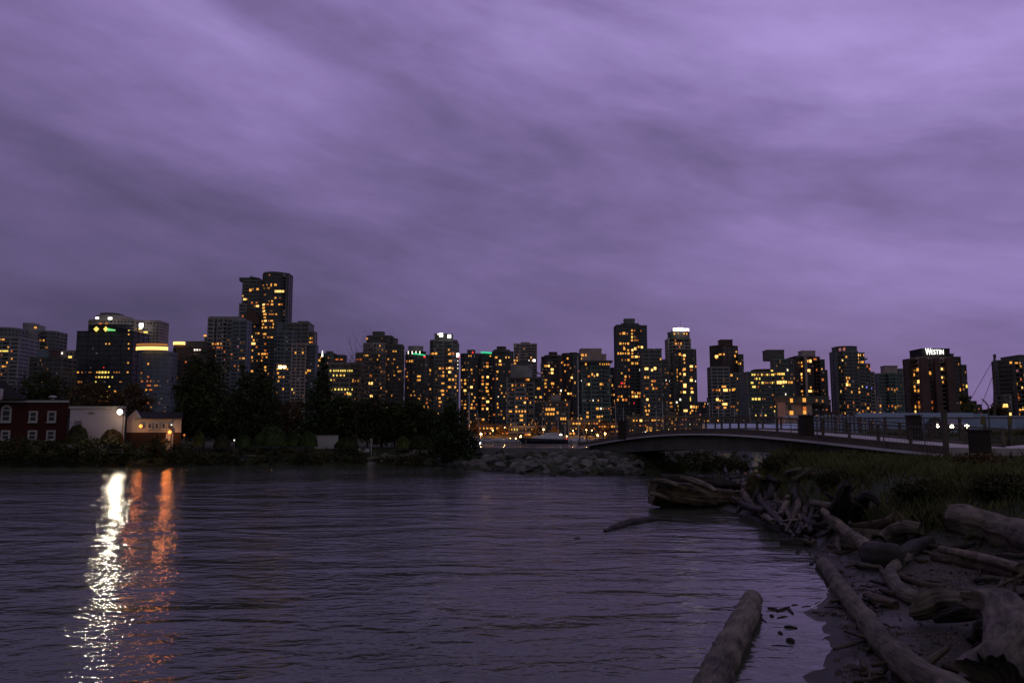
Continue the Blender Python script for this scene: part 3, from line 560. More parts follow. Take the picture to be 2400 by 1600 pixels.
r_,S_,ox_,k_ = tower('apartment_tower','stepped grey concrete tower with top balconies right of the tallest tower',610,[(640,690,776,0,'o',0,'B'),(668,720,757,0,'b',3,'M'),(648,668,755,776,'n',5,'B'),(720,734,778,0,'b',5,'M'),(698,722,753,757,'b',6,'M')],
 '728 792 4 5 b,732 792 3 4 o,727 798 5 4 b,732 799 4 4 o,730 803 8 3 o,657 860 12 8 X,667 860 9 7 X,674 861 4 4 b,650 861 5 4 b,652 870 6 5 b,643 845 5 5 b,636 883 6 6 b,642 884 4 4 b,655 883 6 5 b,665 884 5 4 b,658 881 5 4 o,653 892 6 4 b,638 891 9 5 b,664 909 5 6 b,639 916 7 5 B,639 933 6 5 b,646 815 4 3 d',10,mc='M',seed=12)
r_,S_,ox_,k_ = tower('office_tower','pale concrete grid office tower with rows of square dark windows',560,[(682,714,806,0,'b',0,'P','g'),(714,737,809,0,'b',2,'B','t')],
 '693 827 5 5 b,710 829 5 5 b,710 818 4 4 d,685 818 4 3 d,716 871 5 6 b,722 872 5 6 b,727 872 4 5 b,685 916 4 5 g,689 922 3 3 b',6,mc='P',style='g',seed=13,floor=2.35,mix='dd')
tower('low_block','far low block with lit spire in the gap right of the grid office',900,[(737,780,828,0,'b',0),(779,806,832,0,'r',5),(765,778,823,829,'b',6)],'749 847 7 6 b,753 841 6 5 b,745 860 5 4 b,770 838 4 3 m,790 843 10 4 o,800 844 9 4 o,781 849 5 4 p,778 851 4 4 m,784 852 3 3 b,768 851 4 3 p',8,mc='D',seed=14,group='low blocks between the towers')
b = empty('lit_spire', P(755.5,833,880), 'thin white-lit spire above the far low block', 'spire'); s_ = MB(); s_.bar((0,0,-1),(0,0,5.5),.75,6,.2); s_.build('shaft', EM['W'], b)
row = lambda us, v, c='g', w=5, h=5: ','.join('%g %g %g %g %s'%(u,v,w,h,c) for u in us)
tower('office_block','long low office block with rows of yellow windows behind the park trees',520,[(770,842,851,0,'b',0,'M','s')],
 row([775,783,788,793,799,804,809,815,820,825],869,'g',4.5,5)+','+row([782,790,799,807],876,'g',4,5)+','+row([796,805],882,'m')+',776 890 4 4 g,783 895 7 4 m,'+row([778,786,794,801,809,815,826],916,'g',5,5)+',815 921 5 7 g,819 923 5 8 g,822 929 5 5 g,817 929 5 5 b,828 892 5 9 b,834 894 4 8 m,840 891 4 8 b',6,mc='D',seed=15,group='low blocks between the towers',cat='building')
tower('apartment_tower','stepped grey tower behind the bare trees with curved glass bay',600,[(831,900,827,0,'o',-4,'M'),(847,900,804,0,'r',0,'L'),(857,915,787,0,'o',6,'D'),(871,900,777,788,'d',9,'D'),(897,940,808,0,'b',4,'D'),(916,930,793,808,'r',7,'D')],
 '861 797 6 5 b,895 797 4 3 d,890 807 4 4 b,853 834 4 4 m,858 833 5 4 b,862 833 4 4 b,889 836 5 5 b,895 822 4 4 m,844 847 11 5 o,838 847 4 4 o,869 847 12 4 d,885 845 4 4 b,843 859 7 6 b,843 865 7 5 b,881 866 7 4 d,870 879 9 6 o,870 884 9 6 o,869 898 13 7 B,893 876 5 5 m,870 929 11 6 B,876 927 4 4 b,890 903 4 4 m,892 908 4 5 b,892 914 4 4 b,855 917 4 5 b,841 930 4 4 b,922 820 4 4 b,928 822 4 4 b,924 827 4 4 m,924 841 6 4 b,910 845 4 4 b,905 855 4 6 o,922 856 5 4 m,932 860 4 4 b,935 867 8 5 b,939 872 4 4 b,924 875 4 4 b,925 881 4 4 b,910 882 4 4 m,936 889 4 4 m,911 893 4 4 m,923 871 3 3 m,919 924 4 5 b,890 927 4 4 m,906 953 3 3 b,919 953 3 3 b,879 968 3 3 o',22,mc='M',seed=16)
r_,S_,ox_,k_ = tower('apartment_tower','dark tower with white drum top and thin green roof ring',640,[(949,1003,832,0,'o',0,'D'),(955,990,811,824,'d',4,'L'),(949,996,823,832,'d',3,'K'),(1002,1012,845,0,'b',8,'D')],
 '966 843 6 6 b,960 849 5 5 b,954 850 5 5 o,951 862 4 4 o,956 873 4 4 o,954 878 6 5 b,958 893 4 4 o,982 881 12 5 b,978 887 4 4 m,982 895 11 5 b,979 890 5 3 m,957 909 4 4 b,970 914 4 4 b,1008 866 6 6 b,1007 878 5 5 m,1008 908 7 5 b,1006 862 3 5 b,963 927 6 4 b,972 926 4 4 b,986 926 3 4 m,982 931 9 6 b,982 938 7 5 b,953 954 4 4 b,972 953 7 4 b,980 957 8 4 b,993 953 6 6 b,1000 946 6 5 o,1002 953 4 5 b,1008 952 4 4 b,1000 940 4 4 m',10,mc='D',seed=17)
for u in (957,966,975,984): fix(r_,'uplight',EM['w'],u,826,637,2.2,7)
ring(r_,966,997,829,832,637,EM['G'],'green_ring',a0=math.pi*1.15,tilt=-2); fix(r_,'red_beacon',EM['r'],995,836,637,4,4)
r_,S_,ox_,k_ = tower('apartment_tower','dark tower with two glaring white rooftop lamps and a red-white beacon at its edge',650,[(1007,1069,797,0,'o',0,'M'),(1018,1059,782,797,'n',4,'D'),(1066,1073,806,0,'b',6,'M')],
 '1022 825 8 6 b,1016 832 7 5 b,1022 832 7 5 b,1012 833 4 4 o,1052 822 5 4 b,1056 825 4 5 b,1053 831 8 7 b,1061 832 6 6 o,1056 843 11 5 b,1047 861 5 5 b,1054 861 8 7 B,1060 861 5 5 b,1031 867 7 5 b,1038 866 6 5 o,1054 872 9 6 B,1039 873 5 4 b,1039 879 6 6 b,1034 879 4 4 m,1068 880 6 5 b,1048 884 4 3 m,1054 889 8 6 b,1061 890 6 6 b,1068 898 4 5 m,1039 896 4 4 m,1038 901 10 4 b,1049 906 3 3 m,1054 906 9 6 b,1066 909 5 6 b,1036 917 8 5 b,1038 920 8 5 b,1038 926 8 5 b,1030 937 7 5 b,1032 943 9 4 b,1030 949 5 4 o,1019 973 4 5 b,1039 975 4 4 b,1028 966 4 6 b,1018 965 4 4 m,1072 918 4 4 b,1050 930 4 3 m,1028 884 3 3 m,1073 846 3 3 w,1073 851 3 3 w,1073 857 3 3 w,1073 862 3 3 w',12,mc='D',seed=18)
fix(r_,'roof_lamp',EM['W'],1034,785,647,8,9); fix(r_,'roof_lamp',EM['W'],1053,788,647,8,8); fix(r_,'roof_lamp',EM['w'],1027,783,647,3,4); fix(r_,'beacon',EM['W'],1073,832,646,6,9); fix(r_,'beacon',EM['r'],1075,835,646,5,6)
tower('apartment_tower','black tower with small box roof and red beacon, right of the beacon-edged tower',700,[(1080,1127,829,0,'o',0,'D'),(1095,1113,820,829,'b',5,'D')],
 '1108 828 5 5 r,1099 833 3 4 b,1104 833 3 4 b,1087 867 10 4 b,1095 867 4 3 m,1105 866 5 5 b,1106 871 4 5 m,1090 889 6 5 b,1082 889 4 5 b,1090 899 7 6 b,1111 892 4 5 o,1105 905 8 6 B,1083 910 4 4 m,1092 913 5 4 b,1089 917 8 6 B,1106 921 4 5 b,1106 927 4 5 b,1090 926 3 3 m,1113 932 4 5 b,1110 936 5 4 b,1090 949 8 4 b,1089 960 8 5 b,1106 948 5 5 b,1105 955 6 6 b,1112 955 5 6 o,1114 972 3 4 b,1104 986 4 5 b,1100 996 4 4 b,1118 999 4 5 b,1122 1004 3 4 b,1091 940 3 3 m',18,mc='D',seed=19)
r_,S_,ox_,k_ = tower('apartment_tower','dark tower with glowing green roof edge',690,[(1127,1156,829,0,'r',0,'D')],
 '1149 833 4 4 b,1142 847 8 4 o,1142 861 8 6 b,1135 861 5 4 m,1132 880 6 6 b,1143 880 7 6 B,1132 894 6 4 o,1132 900 6 6 b,1142 899 9 5 b,1131 904 5 4 b,1140 911 6 5 b,1152 911 4 4 o,1142 918 9 6 b,1155 917 4 4 m,1133 930 7 5 b,1143 943 9 6 B,1137 947 4 4 m,1132 949 6 4 o,1132 955 6 6 b,1142 955 6 6 B,1125 950 8 5 o,1124 956 9 4 o,1133 980 8 5 b,1146 973 3 3 m,1142 992 5 4 o,1150 936 6 3 b,1126 988 3 4 b',10,mc='D',seed=20)
ring(r_,1127,1154,824.5,828.5,688,EM['G'],'green_roof_edge',tilt=-1)
tower('apartment_tower','dark tower with disc-shaped rooftop canopy and box, right of the green-edged tower',680,[(1154,1202,824,0,'o',0,'D'),(1153,1199,821,823,'d',-2,'D','h'),(1156,1195,818,820,'d',0,'D','h'),(1164,1186,812,821,'d',4,'R')],
 '1163 837 8 5 b,1172 847 6 6 B,1170 853 4 4 b,1174 853 6 5 b,1186 837 4 5 b,1193 838 5 4 b,1166 869 6 5 b,1165 888 5 5 b,1181 871 4 3 d,1194 870 4 4 o,1172 915 4 4 m,1175 901 4 5 b,1176 925 4 4 b,1182 926 4 4 b,1186 923 3 4 m,1168 933 3 3 w,1166 950 4 5 b,1167 957 4 5 b,1159 974 6 4 o,1164 1000 5 5 b,1169 1003 5 5 b,1181 980 4 5 b',14,mc='D',seed=21)
tower('apartment_tower','grey slab tower standing behind the dish-topped building',820,[(1205,1258,806,0,'b',0,'P'),(1221,1241,802,807,'b',5,'P')],
 '1206 844 5 5 b,1212 839 3 3 b,1212 844 4 5 b,1207 849 6 4 b,1240 846 3 3 w,1252 847 8 6 W,1245 841 5 4 b,1248 845 4 4 b',8,mc='M',seed=22)
r_,S_,ox_,k_ = tower('apartment_tower','pale lilac tower with broad round roof canopy and dark dome, ladders on its right',560,[(1188,1252,886,0,'n',0,'L'),(1187,1264,883,885,'d',-4,'D','h'),(1197,1248,857,882,'d',4,'L'),(1210,1243,847,857,'d',8,'D'),(1250,1270,884,0,'b',6,'D')],
 '1238 885 7 5 b,1233 885 4 4 o,1201 905 5 6 b,1209 907 4 3 o,1201 913 4 4 o,1227 906 3 5 b,1221 905 3 3 o,1201 918 3 4 o,1206 918 3 4 o,1211 932 4 5 o,1221 933 3 5 b,1231 933 4 4 o,1236 934 4 5 o,1214 932 3 4 o,1228 948 4 5 m,1230 946 6 5 B,1243 946 4 5 b,1188 952 4 5 b,1210 955 6 5 b,1209 961 4 5 m,1198 961 5 5 b,1196 968 9 5 b,1210 967 6 6 b,1217 967 5 5 b,1224 967 6 5 b,1231 967 5 6 b,1222 974 11 6 b,1222 987 11 5 b,1229 993 3 4 b,1198 996 5 5 b,1260 906 4 5 b,1263 913 6 6 b,1265 907 4 4 o,1267 927 8 6 b,1256 927 3 4 g,1246 990 4 8 m,1206 1011 5 6 g,1212 1011 5 6 g',10,mc='L',seed=23)
for i in range(3):
    b = MB(); b.bar(P(1240+i*3,857+i*3,566)-Vector(r_.location), P(1262+i*4,878,566)-Vector(r_.location), .22, 5); b.build('roof_strut', CM['D'], r_)
tower('apartment_tower','dark tower with disc canopy roof and box, right of the dish-topped building',690,[(1271,1318,836,0,'o',0,'R'),(1276,1318,831,833,'d',-2,'D','h'),(1287,1306,825,832,'b',4,'R'),(1269,1275,852,0,'b',-2,'D')],
 '1279 855 8 5 b,1286 854 6 6 B,1276 854 4 4 m,1294 865 9 6 B,1294 871 8 6 B,1281 887 4 4 m,1279 888 6 4 b,1278 897 7 6 b,1278 903 6 4 b,1295 898 10 6 b,1295 903 9 5 b,1279 907 6 5 b,1295 910 4 4 m,1308 905 4 4 m,1277 926 4 4 b,1298 924 3 3 b,1314 893 4 5 o,1316 854 3 5 b,1318 847 4 4 o,1314 912 4 6 w,1312 924 3 4 b,1297 820 2 2 r',14,mc='R',seed=24)
tower('apartment_tower','brown-black tower with blue-dark flank between two canopy-roofed towers',760,[(1320,1376,828,0,'o',0,'R'),(1336,1352,826,829,'b',4,'D'),(1344,1368,832,0,'b',-5,'B','t')],
 '1330 840 6 5 b,1319 848 5 4 o,1331 856 8 4 o,1325 873 3 5 b,1337 866 4 4 m,1318 850 4 4 b,1340 888 6 6 B,1336 892 4 4 o,1348 898 5 6 b,1353 898 6 6 b,1355 903 4 4 b,1326 914 3 4 b,1332 920 6 5 B,1338 925 6 5 b,1344 927 6 4 o,1350 927 4 5 b,1358 927 6 5 b,1362 928 4 6 b,1342 880 3 3 m,1326 939 3 3 b,1333 952 4 3 m,1364 892 3 4 w,1354 950 4 4 o,1324 852 4 4 b,1329 953 5 5 o',14,mc='R',seed=25)
r_,S_,ox_,k_ = tower('apartment_tower','broad pale tower with flared flat roof and stacked rooftop boxes left of the bridge posts',600,[(1366,1430,847,0,'n',0,'T'),(1363,1436,844,847,'b',-3,'D','h'),(1361,1410,817,844,'b',5,'P'),(1408,1421,830,845,'b',6,'P'),(1352,1374,836,0,'b',9,'D')],
 '1365 830 8 6 b,1373 830 4 6 b,1406 854 3 4 b,1412 856 4 4 b,1417 856 3 4 b,1422 857 3 5 b,1427 858 3 5 b,1373 858 5 6 b,1363 845 3 4 b,1388 877 5 7 b,1393 878 4 4 b,1400 878 5 7 B,1380 886 8 5 o,1380 899 6 6 B,1408 897 8 6 b,1412 899 6 5 o,1364 892 3 4 w,1390 939 3 4 w,1402 939 4 4 b,1400 953 9 6 b,1408 954 6 5 w,1377 967 6 5 b,1377 975 6 3 o,1377 981 8 6 b,1400 973 5 6 b,1405 974 6 6 b,1411 974 5 7 b,1400 987 4 6 b,1405 988 6 6 b,1410 988 4 5 b,1383 940 3 3 m,1375 900 3 4 o,1428 894 3 3 o',12,mc='T',seed=26)
tower('waterside_block','low wide block with lit rows and rooftop box between two pale towers',520,[(1278,1334,941,0,'b',0,'D'),(1292,1314,925,941,'b',4,'L')],
 row([1281,1287,1293,1298],959,'b',6,7)+',1278 968 3 5 m,'+row([1284,1291,1297],974,'b',6,6)+','+row([1315,1320,1325],981,'b',5,7)+',1307 967 6 7 b,1329 953 5 6 o,1290 952 3 5 m,1279 973 4 5 m',6,mc='D',seed=27,group='low blocks between the towers',cat='building')
tower('apartment_tower','slim dark tower squeezed left of the tall leaning-topped tower',780,[(1428,1448,862,0,'b',0,'D')],'1441 875 4 5 b,1442 886 4 5 b,1435 906 4 6 b,1442 895 3 3 m,1445 898 4 4 o,1439 925 4 5 b,1434 927 3 3 m,1446 925 4 4 m,1441 941 4 6 b,1434 996 4 6 b',10,mc='D',seed=28)
tower('apartment_tower','tall dark tower with box on top and bluish blank right flank',720,[(1447,1502,762,0,'b',0,'D'),(1457,1497,758,762,'b',2,'D'),(1464,1488,747,759,'b',4,'M'),(1500,1518,763,0,'b',4,'B','t')],
 '1462 781 9 7 b,1454 782 6 4 o,1470 782 4 5 m,1481 775 5 5 b,1487 774 4 4 o,1481 781 5 4 b,1481 788 5 6 g,1488 789 8 6 d,1481 796 6 5 b,1489 796 8 5 m,1495 796 3 4 o,1502 775 3 4 o,1454 803 7 6 b,1461 803 4 4 b,1466 803 3 4 b,1472 803 6 6 b,1462 811 5 4 m,1463 817 6 7 b,1472 817 5 5 b,1482 817 6 6 B,1489 817 8 7 B,1497 816 6 5 b,1504 816 8 6 B,1509 818 3 5 b,1449 831 5 6 b,1455 831 5 6 b,1460 831 5 4 b,1466 832 4 4 b,1473 831 7 6 b,1482 830 5 4 b,1482 838 7 6 b,1491 838 9 6 B,1498 838 4 4 b,1502 839 5 6 o,1458 845 4 5 m,1473 845 6 6 b,1466 845 4 3 m,1482 852 7 6 b,1490 852 4 6 b,1494 853 4 6 b,1501 852 4 6 b,1505 852 4 6 b,1500 867 4 5 w,1474 866 4 6 o,1475 879 3 6 o,1457 871 4 4 b,1466 886 6 6 b,1465 894 5 5 o,1457 899 5 5 r,1463 899 5 5 o,1465 905 8 5 o,1456 905 4 4 o,1451 907 4 4 o,1474 905 4 4 o,1502 909 5 6 d,1482 919 5 7 b,1488 918 5 5 m,1495 918 4 6 b,1500 919 4 6 b,1506 919 5 6 b,1483 932 6 6 b,1491 932 9 6 B,1499 932 5 5 o,1457 931 5 6 b,1450 926 5 4 o,1460 939 5 6 b,1467 939 8 6 o,1448 939 5 6 b,1442 950 4 4 m,1486 946 3 3 r',6,mc='D',seed=29,floor=3.0)
tower('apartment_tower','grey-lilac tower with wide bright upper windows right of the tall dark tower',660,[(1508,1551,819,0,'b',0,'M'),(1516,1530,817,820,'b',3,'M'),(1536,1551,817,820,'b',4,'D'),(1550,1568,843,0,'b',6,'M'),(1560,1578,862,0,'b',8,'L')],
 '1515 864 12 7 B,1528 864 6 6 B,1535 863 8 8 B,1512 886 6 6 b,1519 885 4 6 b,1532 893 14 5 o,1528 890 4 4 b,1516 907 9 4 o,1528 905 4 5 b,1531 908 5 6 b,1538 907 7 4 o,1517 936 7 6 B,1548 840 4 5 b,1568 893 4 3 w,1561 893 3 3 w,1568 923 10 5 b,1521 950 4 7 b,1512 952 6 4 m,1514 966 6 6 b,1521 966 4 6 b,1517 972 8 4 b,1572 944 8 4 b,1573 952 9 5 m,1575 966 9 5 b,1545 936 3 3 m,1510 925 4 4 o',10,mc='M',seed=30)
r_,S_,ox_,k_ = tower('hotel_tower','tall tower with round collar and glaring white crown lights',740,[(1570,1622,793,0,'n',3,'C'),(1569,1621,777,794,'d',0,'D'),(1577,1614,772,778,'d',4,'K')],
 '1581 784 4 5 b,1590 784 4 5 m,1603 784 4 5 b,1609 784 4 5 b,1583 796 3 4 o,1583 804 3 4 m,1584 805 6 6 b,1590 806 4 4 o,1596 805 4 6 b,1587 867 6 9 b,1589 887 7 8 b,1580 884 3 4 b,1588 900 3 6 g,1581 909 3 4 o,1595 881 4 5 b',10,mc='C',seed=31)
for u,w_,c in ((1585,10,'W'),(1594,10,'W'),(1608,9,'W')): ring(r_,u-w_*.75,u+w_*.75,768+(abs(u-1593)*.12),776,736,EM[c],'crown_light')
fix(r_,'red_beacon',EM['r'],1612,774,734,3,5); aerial(r_,1595,772,749,742)
tower('apartment_tower','dark tower with big yellow windows in front of the white-crowned tower',660,[(1592,1634,819,0,'o',0,'D'),(1580,1594,826,0,'b',3,'D')],
 '1594 830 6 7 b,1598 833 3 4 b,1604 837 8 6 B,1603 844 5 6 b,1604 850 4 4 b,1620 857 10 6 B,1630 857 4 5 b,1633 859 4 4 b,1633 866 4 5 b,1604 865 8 7 b,1601 864 4 5 b,1620 864 8 4 o,1588 867 5 7 b,1604 877 7 7 B,1595 880 4 5 b,1588 887 5 6 b,1589 888 4 4 b,1620 884 5 4 m,1620 891 9 7 B,1629 891 3 4 w,1605 898 10 6 B,1605 905 9 7 B,1598 897 4 3 b,1596 895 4 3 m,1621 911 7 5 b,1622 918 8 6 B,1604 919 9 6 B,1597 919 4 5 m,1618 935 3 11 g,1586 939 5 5 w,1595 939 4 6 w,1590 953 5 5 b,1591 961 4 6 b,1620 953 6 7 B,1626 953 6 7 b,1631 954 5 7 b,1622 960 6 5 b,1604 959 5 6 b,1609 960 5 6 B,1605 966 8 6 B,1618 967 3 7 b,1634 929 3 3 o,1630 962 3 4 m,1587 970 4 3 m',6,mc='D',seed=32)
tower('low_block','far dark low block in the gap right of the big-windowed tower',900,[(1636,1672,942,0,'b',0,'D'),(1662,1672,932,0,'b',3,'D')],'1661 946 7 6 w,1652 944 3 4 b,1650 953 4 4 o,1667 966 9 3 w,1641 972 5 5 p,1636 955 3 4 o',5,mc='D',seed=33,group='low blocks between the towers')
tower('apartment_tower','red-brown tower with pale lower front and sloped right shoulder, standing by itself',700,[(1673,1738,809,0,'0.35',2,'R'),(1669,1711,860,0,'b',-3,'L'),(1689,1717,796,810,'b',6,'R'),(1736,1744,831,0,'b',8,'D'),(1712,1742,874,0,'b',-2,'M')],
 '1680 835 8 7 B,1687 829 4 4 b,1690 834 4 4 b,1696 834 6 5 b,1680 843 4 3 b,1722 834 5 7 b,1725 827 5 4 b,1726 852 4 5 b,1731 852 3 4 b,1735 852 4 6 b,1714 876 7 6 b,1729 884 5 5 b,1734 887 5 7 b,1736 894 3 4 b,1737 902 4 6 b,1736 910 4 5 b,1737 916 4 5 b,1698 906 10 5 b,1693 910 4 5 b,1686 913 4 6 b,1680 914 8 4 o,1700 914 14 7 B,1710 913 4 5 b,1718 913 7 7 b,1722 915 3 5 b,1681 936 8 7 B,1687 936 4 5 b,1693 935 3 3 b,1699 944 13 5 B,1699 951 15 6 B,1714 951 5 3 o,1720 951 5 3 o,1693 951 3 3 b,1699 958 9 5 b,1682 959 11 3 o,1729 944 3 5 m,1739 954 4 5 b,1745 952 4 4 b,1739 966 7 5 b,1671 914 5 3 o,1733 967 3 4 o',8,mc='R',seed=34)
r_,S_,ox_,k_ = tower('office_block','wide green-glass office with long yellow lit floors and dark rooftop box',600,[(1754,1846,872,0,'b',0,'T','t'),(1817,1848,842,0,'b',-1,'T','t'),(1846,1863,843,0,'b',2,'B','t'),(1798,1838,820,842,'b',8,'D'),(1772,1818,865,873,'r',6,'R')],
 row([1763,1768],878,'g')+',1776 877 7 5 m,1785 877 4 6 g,1798 874 5 5 g,1803 875 4 4 m,1809 873 7 4 g,1816 872 5 4 m,1827 872 6 6 g,1833 872 6 6 g,1837 872 4 6 g,'+'1769 885 4 5 m,1773 885 4 6 g,1780 885 4 5 g,1787 883 6 4 m,1794 882 4 4 m,1809 881 4 5 g,1813 880 5 6 g,1823 881 6 5 b,1829 880 6 6 o,1835 880 4 5 b,1834 888 4 4 b,1762 894 7 5 g,1764 899 4 4 g,1765 904 7 5 g,1779 901 5 5 m,1787 899 6 6 g,1793 899 4 5 m,1798 899 7 4 m,1805 898 4 4 m,1810 896 4 5 g,1815 898 5 4 m,1823 896 7 8 B,1829 896 7 9 B,1836 895 7 8 B,1842 895 5 6 B,1848 898 6 6 b,1855 899 7 6 b,1862 900 5 7 b,1769 909 5 6 g,1777 909 3 4 o,1764 932 6 6 g,1771 933 7 6 g,1779 932 8 6 g,1787 932 3 3 m,1792 933 3 4 m,1828 929 8 5 g,1836 929 7 5 g,1828 937 9 5 b,1836 937 8 5 g,1811 929 7 3 m,1816 938 4 4 o,1841 921 3 5 w,1835 906 3 4 g,1845 865 3 5 w,1846 871 4 5 g,1855 873 8 3 d,1853 890 5 4 d,1861 890 4 4 m,1807 954 8 3 m,1818 954 3 4 b,1815 964 3 5 g,1830 954 8 3 d,1771 970 3 4 g,1783 972 5 5 m,1794 972 5 4 g,1828 847 3 10 d',10,mc='T',glz=GL,style='t',seed=35,mix='dddmg')
r_,S_,ox_,k_ = tower('apartment_tower','tower with vertical pale fin and rounded shoulders behind the low cream building',680,[(1866,1926,836,0,'n',0,'R'),(1865,1880,834,838,'d',-1,'D'),(1880,1911,822,837,'b',3,'P'),(1924,1935,843,0,'b',4,'D'),(1932,1941,868,0,'b',7,'D')],
 '1893 846 5 7 b,1899 846 7 8 B,1910 846 10 5 o,1880 853 4 5 b,1881 860 4 5 b,1872 854 3 5 m,1895 868 10 7 B,1913 868 6 5 o,1926 864 3 5 b,1879 877 7 7 B,1879 885 5 7 b,1880 892 6 4 m,1928 893 7 6 o,1900 908 4 6 b,1898 914 12 6 B,1880 914 8 5 b,1881 920 4 4 m,1913 914 10 4 d,1881 923 5 4 m,1898 878 3 3 o',12,mc='R',seed=36)
b = MB(); q = P(1887,836,678)-Vector(r_.location); q2 = P(1887,935,678)-Vector(r_.location); b.box(q.x-1,q.x+1,q.y-1.5,q.y,q2.z,q.z); b.build('fin', CM['P'], r_)
r_,S_,ox_,k_ = tower('harbour_building','low cream building with dark flat roof and four square lit windows above the bridge rail',420,[(1841,1904,943,0,'b',0,'P','x'),(1904,1946,938,0,'b',4,'R','s'),(1844,1943,930,943,'b',-1,'D','x')],'',6,mc='R',seed=37,group='low blocks between the towers',cat='building',ground=1.0)
for u,v,w_,h_,c in ((1855,938,6,9,'b'),(1885,937,7,9,'b'),(1855,967,8,9,'b'),(1886,966,7,8,'b'),(1886,957,7,9,'o'),(1914,938,3,6,'m'),(1928,940,3,6,'m')): fix(r_,'window',EM[c],u,v,417,w_,h_)
for u,v in ((1851,955),(1885,949)): fix(r_,'window',mat('unlit_pane',(.03,.025,.03),.3,.5),u,v,418.5,7,12)
tower('apartment_tower','tall curved-top tower stepping down to the right, lit corner window at its crown',690,[(1966,2016,823,0,'n',0,'M'),(1966,2015,811,824,'r',2,'D'),(2012,2029,827,0,'b',3,'M'),(2026,2042,853,0,'b',5,'M'),(2040,2052,872,0,'b',8,'P'),(2028,2033,839,841,'b',2,'M','h')],
 '1969 820 5 10 p,1978 820 7 9 p,1979 816 5 4 o,1975 843 6 7 B,1983 835 5 5 b,2011 834 4 6 B,2016 835 4 5 b,2024 835 3 5 b,2011 841 4 4 b,2011 848 5 6 b,2018 849 4 4 b,2022 851 5 6 b,1968 862 3 4 b,1971 866 4 6 b,1984 886 4 6 b,1990 886 4 5 b,1986 893 5 6 b,1985 901 7 8 B,1991 901 4 6 b,1972 902 5 6 b,1972 917 6 7 B,1996 921 4 5 b,2014 922 5 6 b,2013 913 3 4 b,2021 909 3 4 g,2031 910 3 4 u,2042 911 3 4 u,2034 922 5 5 o,2034 958 7 6 b,2028 950 3 6 m,1987 952 4 9 o,1981 966 5 6 b,1974 968 4 5 m,2009 964 3 5 b,2014 966 5 6 b,2022 966 5 5 o,2032 858 4 6 o,2038 864 4 7 o,2011 863 4 4 m,1980 944 4 4 m,2000 945 3 6 o',12,mc='M',seed=38)
tower('apartment_tower','greenish grey tower with two rooftop boxes left of the sign-topped hotel',720,[(2064,2141,875,0,'n',0,'T'),(2075,2104,857,876,'b',4,'P'),(2103,2125,864,876,'d',5,'M'),(2059,2066,930,0,'b',-3,'P')],
 '2082 915 6 6 o,2090 915 5 5 m,2097 915 5 7 b,2102 915 4 5 o,2127 915 9 5 d,2132 884 9 7 d,2118 892 4 5 d,2084 955 5 6 o,2091 955 5 5 o,2099 955 6 7 b,2104 954 4 5 m,2110 955 8 4 d,2063 948 4 6 b,2127 935 5 4 d',8,mc='T',seed=39)
r_,S_,ox_,k_ = tower('hotel_tower','broad dark hotel with lettered sign box on top and slanted brick piers',560,[(2158,2232,838,0,'m',0,'P'),(2133,2159,842,0,'b',4,'R'),(2230,2255,837,0,'b',3,'R'),(2254,2268,856,0,'b',8,'D'),(2160,2226,817,838,'b',2,'K'),(2225,2235,829,838,'b',5,'D')],
 '2161 845 6 4 m,2179 874 8 9 b,2205 863 10 10 B,2205 883 10 9 B,2209 893 4 5 b,2152 866 5 8 b,2142 878 4 8 b,2154 894 5 9 B,2143 906 5 7 b,2144 915 5 7 b,2154 914 3 6 b,2183 942 9 7 o,2183 952 6 6 o,2145 953 4 8 b,2145 965 4 9 B,2155 943 3 8 o,2156 953 4 9 m,2234 883 5 8 o,2246 854 3 6 m,2250 913 3 8 b,2251 942 3 6 b,2260 929 5 6 b,2257 900 3 5 m,2265 905 5 9 g,2258 912 3 5 m,2262 870 3 5 m',4,mc='R',seed=40,mix='ddm')
for (a,b_,vt) in ((2156,2173,838),(2189,2200,838),(2216,2231,838)):
    p0 = P(a,vt,556)-Vector(r_.location); p1 = P(b_,vt,556)-Vector(r_.location); zb = -1; m_ = MB(); ex = 1.2
    m_.add([(p0.x,p0.y-1,p0.z),(p1.x,p0.y-1,p0.z),(p1.x,p0.y+2,p0.z),(p0.x,p0.y+2,p0.z),(p0.x-ex,p0.y-3,zb),(p1.x+ex*.2,p0.y-3,zb),(p1.x+ex*.2,p0.y+2,zb),(p0.x-ex,p0.y+2,zb)],[(0,1,2,3),(7,6,5,4),(0,4,5,1),(1,5,6,2),(2,6,7,3),(3,7,4,0)]); m_.build('brick_pier', CM['R'], r_)
def letters(body, size, u0, u1, v0, v1, par, nm, m):
    cu = bpy.data.curves.new('sign_text','FONT'); cu.body = body; cu.extrude = .12; cu.size = 1; cu.offset = .012; cu.space_character = 1.12
    to = bpy.data.objects.new('tmp', cu); col.objects.link(to); dg = bpy.context.evaluated_depsgraph_get(); me = bpy.data.meshes.new_from_object(to.evaluated_get(dg)); bpy.data.objects.remove(to)
    co = [v.co.copy() for v in me.vertices]; ax = min(c.x for c in co); bx = max(c.x for c in co); ay = min(c.y for c in co); by = max(c.y for c in co)
    a, b = P(u0,v1,558), P(u1,v0,558)
    for v in me.vertices: v.co = Vector((a.x+(v.co.x-ax)/(bx-ax)*(b.x-a.x), 559+(-v.co.z)*1.0, a.z+(v.co.y-ay)/(by-ay)*(b.z-a.z)))-Vector(par.location)
    me.materials.append(m); return link(bpy.data.objects.new(nm, me), par)
SIGNM = mat('sign_white',(.1,.1,.1),.4,emit=(1.0,.97,.88),estr=2.0)
letters('W', 1, 2171, 2183.5, 815.5, 831, r_, 'sign_lettering', SIGNM); letters('ESTIN', 1, 2184.5, 2213, 818.5, 830, r_, 'sign_lettering', SIGNM)
